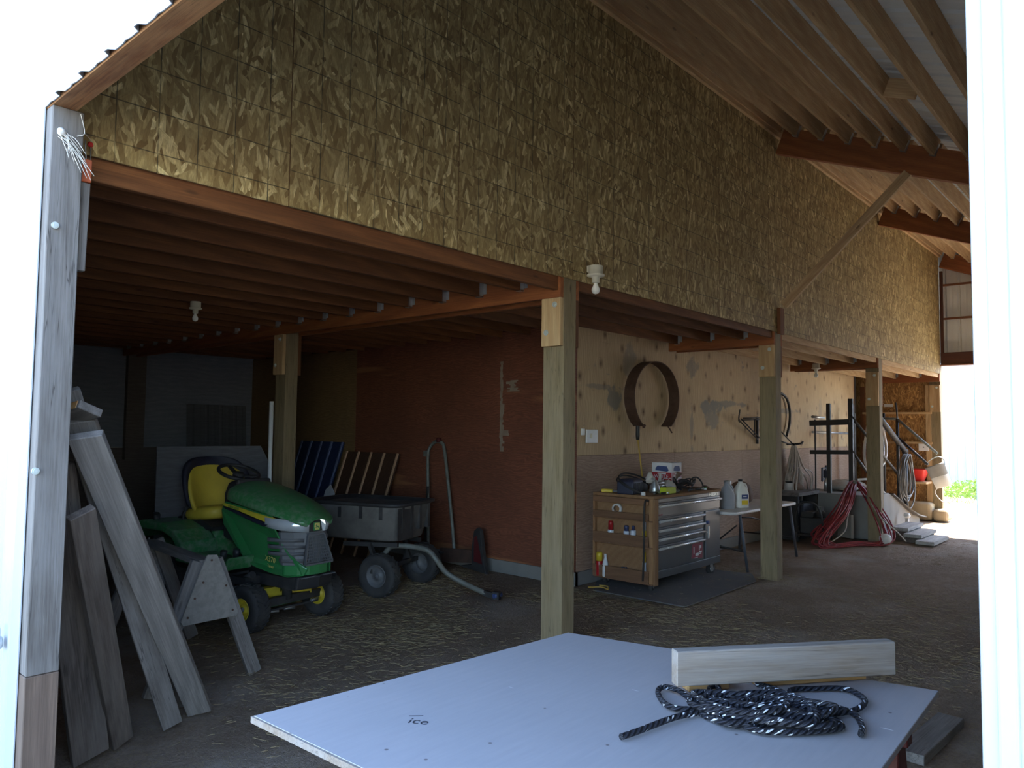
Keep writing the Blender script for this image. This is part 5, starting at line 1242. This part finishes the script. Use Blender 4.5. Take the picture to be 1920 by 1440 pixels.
def jug(x, y, label, mat, cap, s=1., tilt=0):
    t = empty('jug', (x, y, JZ), -.55, label, 'jug')
    b = MB(); b.loft([rrect((0, 0), hx*s, hy*s, z*s, 20, 4) for hx, hy, z in ((.070, .062, 0), (.078, .068, .008), (.078, .068, .15), (.074, .064, .17), (.055, .048, .215), (.030, .028, .255), (.020, .020, .268), (.020, .020, .285))])
    b.build('body', M[mat], t); MB().lathe([(.001, 0), (.024*s, 0), (.023*s, .022*s), (.001, .024*s)], (0, 0, .283*s), seg=16).build('cap', M[cap], t)
    b = MB(); b.tube(smooth_path([(.02*s, 0, .262*s), (.062*s, 0, .25*s), (.078*s, 0, .20*s), (.070*s, 0, .165*s)], 5), .011*s, 8); b.build('handle', M[mat], t)
    return t
j1 = jug(8.36, 4.02, 'cloudy grey plastic jug on the folding table next to the tool chest', 'jug_clear', 'jug_clear', 1.05)
j2 = jug(8.62, 3.97, 'white plastic jug with a blue and yellow label on the folding table', 'jug_white', 'black_plastic', 1.10)
b = MB(); b.box((.01, -.0765, .135), (.085, .002, .05)); o = b.build('label_blue', M['ink_blue'], j2); b = MB(); b.box((.01, -.0768, .065), (.085, .002, .05)); b.build('label_yellow', M['can_yellow'], j2)
b = MB(); b.box((.01, -.0778, .137), (.05, .001, .010)); b.build('label_print', M['box_white'], j2)
t = empty('fuel_lantern', (8.86, 4.25, JZ), 0, 'dark metal canister with a bright collar behind the white jug', 'canister')
MB().lathe([(.001, 0), (.07, 0), (.075, .02), (.075, .16), (.05, .20), (.03, .22), (.001, .22)], seg=20).build('body', M['black_plastic'], t)
MB().lathe([(.03, .215), (.032, .23), (.045, .245), (.045, .29), (.03, .30), (.001, .302)], seg=16).build('collar', M['galv'], t)
b = MB(); b.loft([[V((.17*r_*math.cos(a*PI/7)*(1+.18*math.sin(a*2+k)), .15*r_*math.sin(a*PI/7)*(1+.15*math.cos(a*3+k)), z)) for a in range(14)] for k, (r_, z) in enumerate(((.9, 0), (1.05, .06), (1, .15), (.75, .24), (.35, .28)))])
o = tag(b.build('leather_bundle', M['leather_brown'], sub=1), 'dark brown bundle of old leather on the folding table beside the second post', 'bundle'); o.location = (9.12, 4.20, JZ)
b = MB(); b.loft([[V((.10*r_*math.cos(a*PI/7)*(1+.2*math.sin(a*2+k)), .10*r_*math.sin(a*PI/7), z)) for a in range(14)] for k, (r_, z) in enumerate(((.9, 0), (1.05, .06), (.9, .17), (.5, .23), (.2, .25)))])
o = tag(b.build('red_cloth', M['cardboard']), 'crumpled reddish brown cloth behind the grey jug', 'cloth'); o.location = (8.42, 4.33, JZ)
tag(grid_mat := MB().prism([(6.20, 4.40, .006), (6.22, 3.40, .006), (7.80, 3.42, .006), (8.15, 3.62, .006), (8.0, 4.62, .006), (6.6, 4.64, .006)], (0, 0, .010)).build('floor_mat', M['mat_gray']), 'flat grey dusty rubber mat under the tool chest', 'mat')
b = MB(); b.tube(smooth_path([(6.25, 4.50, .02), (6.35, 4.40, .02), (6.30, 4.30, .022), (6.42, 4.38, .02), (6.40, 4.47, .02)], 6), .008, 6); tag(b.build('twine_loop', M['handle_yellow']), 'short loop of yellowish cord on the mat at the chest end', 'cord')
# ------------------------------------------------------------------ concrete landing, ramp and pipe railings
LX = 12.0
b = MB(); b.prism([(LX, 3.50, 0), (13.0, 3.50, 0), (14.9, 3.50, 0), (14.9, 3.50, .10), (13.05, 3.50, .64), (LX, 3.50, .66)], (0, 1.16, 0))
tag(b.build('concrete_ramp', M['concrete'], bevel=.015), 'grey concrete landing with a ramp falling away behind the third post', 'ramp')
b = MB(); b.prism([(13.15, 3.46, .635), (14.0, 3.44, .34), (14.45, 3.40, .205), (14.95, 3.40, .13), (14.95, 3.40, .11), (14.45, 3.40, .185), (14.0, 3.44, .32), (13.15, 3.46, .615)], (0, .95, 0)); tag(b.build('ramp_mat', M['mat_dark']), 'curling black rubber mat on the ramp right of the third post', 'mat')
def rail(name, pts, r, mat, parent, label=None):
    b = MB()
    for a, q in zip(pts, pts[1:]): b.cyl(a, q, r, 12)
    for p in pts[1:-1]: b.lathe([(.001, -r*1.3), (r*1.15, -r*.6), (r*1.15, r*.6), (.001, r*1.3)], p, (0,0,1), 10)
    o = b.build(name, M[mat], parent)
    if label: o['label'] = label
    return o
e = empty('pipe_railing', (LX+.05, 4.05, .66), 0, 'dark square pipe railing along the edge of the concrete landing', 'railing')
def S(p): return V(p) - V((LX+.05, 4.05, .66))
def sq(name, p, q, w, mat='steel_dark'): return MB().bar(S(p), S(q), w, w).build(name, M[mat], e, bevel=.004)
sq('upright', (LX+.05, 4.09, .65), (LX+.05, 4.09, 2.05), .060); sq('upright', (LX+.05, 3.76, .65), (LX+.05, 3.76, 2.12), .066)
sq('upright', (LX+.05, 4.30, .66), (LX+.05, 4.30, 1.80), .022)
sq('rail', (LX+.03, 4.37, 1.74), (LX+.03, 3.76, 1.765), .085); sq('rail', (LX+.03, 4.37, 1.285), (LX+.03, 3.76, 1.30), .062)
o = rail('rail', [S((LX+.10, 4.36, 1.845)), S((LX+.45, 4.30, 1.83))], .022, 'galv', e, 'bare galvanised pipe')
rail('rail', [S((LX+.35, 4.45, 1.60)), S((LX+2.4, 4.45, 1.58))], .020, 'galv', e)
sq('upright', (14.40, 4.45, .20), (14.40, 4.45, 1.95), .06); sq('upright', (14.42, 4.45, 1.90), (14.42, 4.45, 2.12), .025)
e = empty('stair_railing', (13.4, 3.72, .3), 0, 'dark pipe handrail sloping down the ramp right of the third post', 'railing')
def S(p): return V(p) - V((13.4, 3.72, .3))
rail('handrail', [S((11.99, 3.74, 1.85)), S((14.75, 3.74, .78))], .022, 'steel_dark', e)
rail('handrail', [S((11.99, 3.74, 1.33)), S((13.35, 3.74, .69))], .020, 'steel_dark', e)
rail('handrail', [S((13.0, 3.72, 2.0)), S((14.90, 3.72, 1.27)), S((14.84, 3.72, .14))], .046, 'steel_dark', e)
sq('upright', (13.35, 3.74, .50), (13.35, 3.74, 1.90), .05)
e = empty('far_railing', (14.5, 3.5, .3), 0, 'thin pipe railing by the end wall with a bucket hung from its pipes', 'railing')
def S(p): return V(p) - V((14.5, 3.5, .3))
rail('pipe', [S((14.5, 3.97, 1.86)), S((14.5, 3.74, 1.85)), S((14.5, 3.115, 1.255))], .022, 'galv_old', e)
rail('pipe', [S((14.5, 3.73, 1.52)), S((14.5, 3.26, 1.06))], .022, 'steel_dark', e)
rail('pipe', [S((14.5, 3.76, 2.14)), S((14.5, 3.735, 1.84))], .014, 'steel_dark', e)
rail('pipe', [S((14.5, 3.74, 1.85)), S((14.52, 3.74, .16))], .026, 'steel_dark', e)
rail('pipe', [S((14.5, 3.97, 1.95)), S((14.5, 3.97, .16))], .032, 'steel_dark', e)
# bucket hung on the pipe ends
ba = V((0, -.36, -.93)).normalized(); bc = V((14.50, 3.16, 1.055))
e = empty('bucket', bc, 0, 'tilted white bucket, shade coloured in above and sunlight below, hung on the pipe ends', 'bucket')
MB().lathe([(.150, 0), (.158, .0), (.158, .018), (.150, .02), (.138, .20), (.136, .20), (.148, .01), (.150, 0)], (0,0,0), ba, 28, caps=False).build('body', M['bucket_shaded'], e)
MB().lathe([(.138, .20), (.125, .385), (.001, .39), (.001, .38), (.120, .375), (.134, .20)], (0,0,0), ba, 28, caps=False).build('bottom', M['bucket_sunlit'], e)
MB().lathe([(.001, .012), (.149, .012), (.149, .004), (.001, .004)], (0,0,0), ba, 28).build('lid', M['galv_old'], e)
b = MB(); side = V((0, 0, 1)).cross(ba).normalized(); b.tube(smooth_path([ba*.02 + V((0, .16, .02)), V((0, .05, .10)), V((0, -.06, .15)), V((0, -.14, .10)), ba*.02 - V((0, .15, -.0))], 6), .006, 6); b.build('handle', M['galv'], e)
b = MB(); b.tube(smooth_path([ba*.36 + V((0, .06, 0)), V((0, .0, -.47)), V((0, -.12, -.62)), V((0, -.24, -.60)), V((0, -.30, -.55))], 6), .007, 6); b.build('strap', M['hose_white'], e)
# red feed pan and white box on the end wall
e = empty('feed_pan', (15.40, 3.63, .72), 0, 'red plastic feed pan on a ledge against the strand board end wall', 'pan')
MB().loft([rrect((0, 0), hx, hy, z, 20, 5) for hx, hy, z in ((.11, .09, 0), (.19, .16, .215), (.20, .17, .22), (.18, .15, .215), (.10, .08, .012))]).build('pan', M['red_plastic'], e)
tag(board('pan_ledge', (15.475, 3.46, .695), (15.475, 3.92, .695), .49, .04, M['fir_pale']), 'pale ledge under the red feed pan', 'ledge')
e = empty('wall_box', (15.63, 3.58, 1.34), 0, 'white electrical box on the end wall girt', 'box')
MB().box((0, 0, 0), (.05, .17, .13)).build('box', M['white_plastic'], e, bevel=.004); MB().cyl((-.026, 0, 0), (-.030, 0, 0), .012, 10).build('screw', M['gray_plastic'], e)
e = empty('wall_notice', (15.715, 4.20, 2.13), 0, 'small white printed notice on the upper strand board of the end wall', 'notice')
MB().box((0, 0, 0), (.004, .16, .055)).build('sheet', M['paper'], e)
# hoses on the railing
def coil(name, c, rx, rz, n, r, mat, label, ydir=.02, jit=.1, seed=1, tail=None, parent_at=None):
    rs = random.Random(seed); b = MB(); c = V(c)
    for k in range(n):
        P = []
        sx = rx*(1+rs.uniform(-jit, jit)); sz = rz*(1+rs.uniform(-jit, jit)); ox = rs.uniform(-.03, .03)
        for q in range(28):
            a = 2*PI*q/28
            P.append(c + V((ox + sx*math.cos(a)*(1-.25*max(0, math.sin(a))), ydir*(k-n/2)+.012*math.sin(3*a+k), sz*math.sin(a) + (rz-sz))))
        b.tube(P, r, 8, closed=True)
    if tail:
        for t_ in tail: b.tube(smooth_path([V(p) for p in t_], 6), r, 8)
    e = empty(name, c, 0, label, 'hose')
    for p in b.v: p -= c
    b.build('hose', M[mat], e); return e
coil('hose_coil', (13.62, 3.88, 1.42), .40, .40, 4, .022, 'hose_white', 'thick white hose coiled over the sloping handrail right of the third post', .045, .12, 3,
     tail=[[(13.30, 3.88, 1.10), (13.38, 3.86, .85), (13.60, 3.80, .60), (13.85, 3.66, .42)], [(13.40, 3.90, 1.12), (13.55, 3.86, .85), (13.80, 3.80, .60), (14.05, 3.66, .36)], [(13.22, 3.86, 1.1), (13.2, 3.80, .9), (13.35, 3.72, .68), (13.7, 3.62, .46)]])
coil('cord_coil', (14.72, 3.66, .80), .34, .42, 6, .012, 'hose_gray', 'dark thin hose coiled on the foot of the sloping handrail', .02, .15, 8)
# heap of red hose hung low on the railing post
b = MB(); rs = random.Random(33); AP = V((LX-.03, 3.70, .86)); BL = V((10.72, 3.86, .035)); BR = V((11.78, 3.10, .035))
def jit(p, s): return p + V((rs.uniform(-s, s), rs.uniform(-s, s), abs(rs.uniform(0, s*.35))))
for k in range(15):
    a = jit(AP, .035); l = jit(BL + (BR-BL)*rs.uniform(0, .16), .07); r_ = jit(BR + (BL-BR)*rs.uniform(-.02, .22), .07)
    ml = (a+l)/2 + V((-.05+rs.uniform(-.12, .05), -.06+rs.uniform(-.10, .03), rs.uniform(-.02, .10))); mr = (a+r_)/2 + V((.04+rs.uniform(-.05, .10), -.04+rs.uniform(-.06, .04), rs.uniform(0, .10)))
    bm_ = (l+r_)/2 + V((rs.uniform(-.05, .05), rs.uniform(-.06, .06), 0)); bm_.z = .02 + rs.uniform(0, .03); l.z = .02 + rs.uniform(0, .05); r_.z = .02 + rs.uniform(0, .06)
    P = [a, ml, l, bm_, r_ + V((.02, 0, .02)), mr] if k % 3 else [a, ml, l + V((0, .03, .02)), l + (bm_-l)*.3, l + V((.12, .08, .12)), ml + V((.08, 0, 0))]
    b.tube(smooth_path(P, 8, True), .0105, 6, closed=True)
e = empty('red_hose', ((BL+BR)/2).to_tuple(), 0, 'heap of dark red hose hung on the railing, spread before the third post', 'hose')
for p in b.v: p -= (BL+BR)/2
b.build('hose', M['red_hose'], e)
b = MB(); b.cyl((LX+.02, 3.70, .80), (LX-.12, 3.66, .86), .028, 12); b.bar((LX+.10, 3.70, .885), (LX+.34, 3.62, .89), .03, .03); tag(b.build('hose_tie', M['hose_gray']), 'dark strap tying the top of the red hose to the railing', 'strap')
b = MB(); rs = random.Random(2)
b.tube(smooth_path([AP, AP + V((-.20, -.05, -.15)), V((11.40, 3.62, .38)), V((11.20, 3.60, .20)), V((11.0, 3.72, .06)), V((10.8, 3.80, .02))], 8), .009, 6)
b.tube(smooth_path([AP, AP + V((.0, -.14, -.12)), V((11.78, 3.30, .40)), V((11.85, 3.08, .18)), V((11.9, 2.98, .05))], 8), .009, 6)
tag(b.build('pink_cord', M['hose_pale']), 'thin pale cord strung through the red hose', 'cord')
tag(MB().lathe([(.001, -.08), (.05, -.07), (.08, -.03), (.085, .015), (.065, .06), (.001, .08)], (11.66, 3.19, .088), (.3, -.2, 1), 20).build('float_ball', M['hose_white'], bevel=0), 'round whitish float lying inside the red hose at the foot of the third post', 'float')
# yard hydrant
e = empty('yard_hydrant', (12.50, 4.30, .66), 0, 'black-headed yard hydrant standing on the concrete landing', 'hydrant')
MB().cyl((0, 0, -.02), (0, 0, .22), .030, 12).build('pipe', M['galv'], e)
b = MB(); b.box((0, 0, .27), (.09, .07, .12)); b.bar((-.02, 0, .36), (-.16, 0, .36), .025, .03); b.bar((-.16, 0, .37), (-.17, 0, .16), .022, .03); b.bar((-.17, 0, .16), (-.06, 0, .20), .02, .03); b.bar((.03, 0, .28), (.20, 0, .20), .05, .04); b.bar((.19, 0, .215), (.20, 0, .12), .035, .035); b.bar((.0, 0, .31), (.03, 0, .40), .03, .05); b.build('head', M['ink_blue_dark'], e, bevel=.006)
# junk on and under the landing edge
e = empty('low_bench', (11.66, 4.45, 0), 0, 'low dark bench against the plywood wall left of the concrete landing', 'bench')
MB().b2((-.50, -.22, .645), (.34, .22, .70)).build('top', M['weathered'], e, bevel=.005)
for x in (-.46, .30): MB().b2((x-.03, -.20, 0), (x+.03, .20, .645)).build('side', M['mach_dark'], e)
MB().b2((-.46, .17, .30), (.30, .20, .64)).build('back', M['dark_panel'], e)
t = empty('plastic_crate', (11.62, 4.42, 0), 0, 'blue-grey plastic box under the low bench', 'box'); b = MB(); b.b2((-.20, -.16, .0), (.22, .14, .50)); b.build('body', M['steel_blue'], t, bevel=.01); MB().b2((-.21, -.17, .50), (.23, .15, .53)).build('lid', M['gray_plastic'], t, bevel=.006)
t = empty('can_on_bench', (11.55, 4.52, .70), 0, 'whitish tin with a dark lid on the low bench', 'tin'); MB().lathe([(.001, 0), (.06, 0), (.06, .12), (.001, .12)]).build('body', M['hose_white'], t); MB().lathe([(.001, .12), (.063, .12), (.063, .14), (.001, .142)]).build('lid', M['mach_dark'], t)
b = MB(); rs = random.Random(6); b.loft([[V((.15*r_*math.cos(a*PI/6)*(1+.2*math.sin(a*2+k)), .09*r_*math.sin(a*PI/6), z)) for a in range(12)] for k, (r_, z) in enumerate(((1, 0), (1.05, .04), (.6, .085), (.2, .10)))]); o = tag(b.build('old_glove', M['cardboard']), 'dark crumpled glove beside the tin on the low bench', 'glove'); o.location = (11.80, 4.50, .70)
e = empty('bag_pile', (13.0, 4.15, .655), 0, 'pale paper feed sack lying folded on the concrete landing', 'sack')
b = MB(); b.loft([[V((hx*math.copysign(abs(math.cos(a*PI/8))**.5, math.cos(a*PI/8)), hy*math.copysign(abs(math.sin(a*PI/8))**.5, math.sin(a*PI/8)), z + .02*math.sin(a*1.7))) for a in range(16)] for hx, hy, z in ((.38, .24, 0), (.42, .27, .05), (.40, .26, .11), (.26, .17, .15), (.08, .05, .16))]); b.build('sack', M['rag_gray'], e, sub=1)
# small engine-driven pump on wheels
e = empty('pressure_washer', (11.30, 4.05, 0), .12, 'dark engine pump on small wheels in front of the low bench', 'pump')
for sy in (-1, 1): wheel('wheel', (-.22, sy*.20, .115), .115, .07, .055, e, 14, (0, sy, 0), 'galv')
b = MB(); b.tube([(-.32, -.19, .12), (.36, -.19, .10), (.36, .19, .10), (-.32, .19, .12)], .016, 8, closed=True); b.tube(smooth_path([(-.30, -.18, .12), (-.40, -.18, .40), (-.42, -.10, .58), (-.42, .10, .58), (-.40, .18, .40), (-.30, .18, .12)], 5), .014, 8); b.bar((.34, -.15, .10), (.34, -.15, 0), .03, .03); b.bar((.34, .15, .10), (.34, .15, 0), .03, .03); b.build('frame', M['mach_dark'], e)
b = MB(); b.b2((-.22, -.16, .13), (.10, .16, .36)); b.cyl((-.05, -.10, .36), (-.05, -.10, .43), .08, 18); b.b2((-.20, -.02, .36), (.08, .15, .44)); b.build('engine', M['mach_dark'], e, bevel=.012)
b = MB(); b.cyl((.10, 0, .23), (.32, 0, .23), .075, 18); b.cyl((.20, 0, .30), (.20, 0, .40), .03, 12); b.build('pump_head', M['gray_plastic'], e)
b = MB(); b.box((.10, -.05, .47), (.10, .08, .06)); b.cyl((.16, -.06, .46), (.22, -.08, .40), .02, 10); b.build('valve', M['galv_old'], e)
tag(board('cinder_slab', (11.62, 3.72, .06), (11.62, 3.72, .40), .05, .26, M['concrete_board'], up=(.5, 1, 0)), 'small grey slab standing on end behind the red hose', 'slab')
# stepped planks
for i, (x0, x1, y0, y1, z) in enumerate(((12.30, 13.20, 3.04, 3.30, .19), (12.16, 13.05, 2.83, 3.09, .125), (11.98, 12.90, 2.62, 2.90, .06))):
    t = empty('step_plank', ((x0+x1)/2, (y0+y1)/2, 0), 0, ('highest of the three weathered step planks, nearest to the ramp', 'middle one of the three weathered step planks', 'lowest of the three weathered step planks, out on the dirt')[i], 'step', 'step planks at the foot of the ramp')
    board('tread', (-.45, 0, z-.02), (.45, 0, z-.02), .24, .05, M['weathered_lit'], t)
    if z > .07: b = MB(); b.b2((-.40, -.10, 0), (-.30, .10, z-.045)); b.b2((.30, -.10, 0), (.40, .10, z-.045)); b.build('block', M['weathered_dark'], t)
t = empty('ball_stub', (13.5, 3.36, .0), 0, 'white ball knob on a stub beside the step planks', 'knob'); MB().cyl((0, 0, 0), (0, 0, .22), .03, 12).build('stub', M['hose_white'], t); MB().lathe([(.001, -.05), (.04, -.035), (.055, 0), (.04, .035), (.001, .05)], (0, 0, .26), seg=18).build('ball', M['white_plastic'], t)

# ------------------------------------------------------------------ outside the far opening
b = MB(); metal_wall(b, -9, 8, 0, 5.2, 27.0, -1); struct(tag(b.build('wall_outbuilding', M['white_metal']), 'white ribbed metal building in the sun beyond the far opening', 'building'))
rs = random.Random(12)
def shrub(name, c, n, r, h, label, cat, leaf=.09):
    b = MB(); c = V(c)
    for k in range(n):
        a = rs.uniform(0, 2*PI); d = r*math.sqrt(rs.random()); z = h*rs.random()*(1-.5*d/r)
        p = c + V((d*math.cos(a), d*math.sin(a), z)); L = leaf*rs.uniform(.6, 1.3)
        u = V((rs.uniform(-1, 1), rs.uniform(-1, 1), rs.uniform(.1, 1))).normalized(); w = u.cross(V((rs.uniform(-1, 1), rs.uniform(-1, 1), .1))).normalized()
        q = len(b.v); b.v += [p, p + u*L*.5 + w*L*.22, p + u*L, p + u*L*.5 - w*L*.22]; b.face((q, q+1, q+2, q+3))
    for k in range(9):
        a = rs.uniform(0, 2*PI); b.cyl(c + V((0, 0, -.03)), c + V((r*.6*math.cos(a), r*.6*math.sin(a), h*.7)), .012, 5)
    e = empty(name, c, 0, label, cat)
    for p in b.v: p -= c
    b.build('foliage', M['leaf'], e)
shrub('weed_clump', (21.5, 4.25, 0), 900, .70, .42, 'leafy green weed clump in the sun beyond the far opening', 'weeds')
shrub('weed_clump', (22.6, 3.55, 0), 1200, .95, .55, 'taller green weed clump farther right beyond the far opening', 'weeds')
b = MB()
for k in range(900):
    x = rs.uniform(19.5, 26.5); y = rs.uniform(2.0, 6.5); h = rs.uniform(.05, .16); a = rs.uniform(0, PI)
    p = V((x, y, -.03)); d = V((math.cos(a)*.012, math.sin(a)*.012, 0)); t_ = V((rs.uniform(-.08, .08), rs.uniform(-.08, .08), h)); q = len(b.v)
    b.v += [p-d, p+d, p+t_]; b.face((q, q+1, q+2))
tag(b.build('grass', M['leaf']), 'rough sunlit grass beyond the far opening', 'grass', None, 'stuff')
# straw litter on the barn floor
b = MB(); rs = random.Random(77)
def dens(x, y): return .35 + .65*(math.sin(x*1.7+1)*math.sin(y*2.1+.4) > -.1)
zones = [(2.4, 6.2, 2.0, 6.3, 9000), (3.2, 6.2, 4.2, 6.2, 6000), (4.5, 8.5, 1.0, 4.4, 6500), (8, 15.5, -1, 3.6, 4500), (1.1, 3.6, .6, 4.6, 1600)]
from mathutils import noise as NZ
for x0, x1, y0, y1, n in zones:
    for k in range(n):
        x = rs.uniform(x0, x1); y = rs.uniform(y0, y1)
        if NZ.noise(V((x*.9, y*.9, 5))) + rs.uniform(-.35, .35) < -.02: continue
        L = rs.uniform(.015, .075)*(1.4 if rs.random() < .1 else 1); a = rs.uniform(0, PI); w = rs.uniform(.0008, .0016)
        z = .004 + rs.uniform(0, .012); d = V((math.cos(a), math.sin(a), rs.uniform(-.12, .12))); s_ = V((-math.sin(a), math.cos(a), 0))*w
        p = V((x, y, z)); q = len(b.v)
        b.v += [p-d*L/2-s_, p-d*L/2+s_, p+d*L/2+s_, p+d*L/2-s_, p + V((0, 0, w*1.6)) - d*L/2, p + V((0, 0, w*1.6)) + d*L/2]
        b.face((q, q+3, q+5, q+4)); b.face((q+1, q+4, q+5, q+2))
tag(b.build('straw', M['straw']), 'loose straw littered over the dirt floor', 'straw', None, 'stuff')

# ------------------------------------------------------------------ light and camera
W = bpy.data.worlds.new('World'); bpy.context.scene.world = W; W.use_nodes = True; nt = W.node_tree; nt.nodes.clear()
sky = nt.nodes.new('ShaderNodeTexSky'); sky.sky_type = 'NISHITA'; sky.sun_disc = False
sky.sun_elevation = math.radians(50); sky.sun_rotation = math.radians(98); sky.air_density = 1.0; sky.dust_density = .7; sky.ozone_density = 1.5
bg = nt.nodes.new('ShaderNodeBackground'); bg.inputs[1].default_value = SKY; wo = nt.nodes.new('ShaderNodeOutputWorld')
nt.links.new(sky.outputs[0], bg.inputs[0]); nt.links.new(bg.outputs[0], wo.inputs[0])
sl = bpy.data.lights.new('sun', 'SUN'); sl.energy = SUN; sl.angle = math.radians(.53); sl.color = (1, .95, .86)
so = bpy.data.objects.new('sun', sl); C.objects.link(so); so.location = (20, 0, 20)
so.rotation_euler = V((-1, .16, -1.16)).to_track_quat('-Z', 'Y').to_euler()
sc = bpy.context.scene
sc.view_settings.view_transform = 'Standard'; sc.view_settings.look = 'None'; sc.view_settings.gamma = 1; sc.view_settings.use_curve_mapping = False
sc.view_settings.exposure = EXPO
sc.cycles.max_bounces = 14; sc.cycles.diffuse_bounces = 8; sc.cycles.glossy_bounces = 4; sc.cycles.sample_clamp_indirect = 6
cam = bpy.data.cameras.new('camera'); co_ = bpy.data.objects.new('camera', cam); C.objects.link(co_); sc.camera = co_
cam.sensor_width = 36; cam.sensor_fit = 'HORIZONTAL'; cam.lens = 1405.73/1920*36; cam.clip_start = .05; cam.clip_end = 500
yaw, pit, rol = math.radians(41.6606), math.radians(3.2905), math.radians(.6989)
fw = V((math.cos(yaw)*math.cos(pit), math.sin(yaw)*math.cos(pit), math.sin(pit))); rt = V((math.sin(yaw), -math.cos(yaw), 0)); up_ = rt.cross(fw)
r2 = rt*math.cos(rol) + up_*math.sin(rol); u2 = -rt*math.sin(rol) + up_*math.cos(rol)
m = Matrix((r2, u2, -fw)).transposed().to_4x4(); m.translation = (0, 0, 1.6214); co_.matrix_world = m
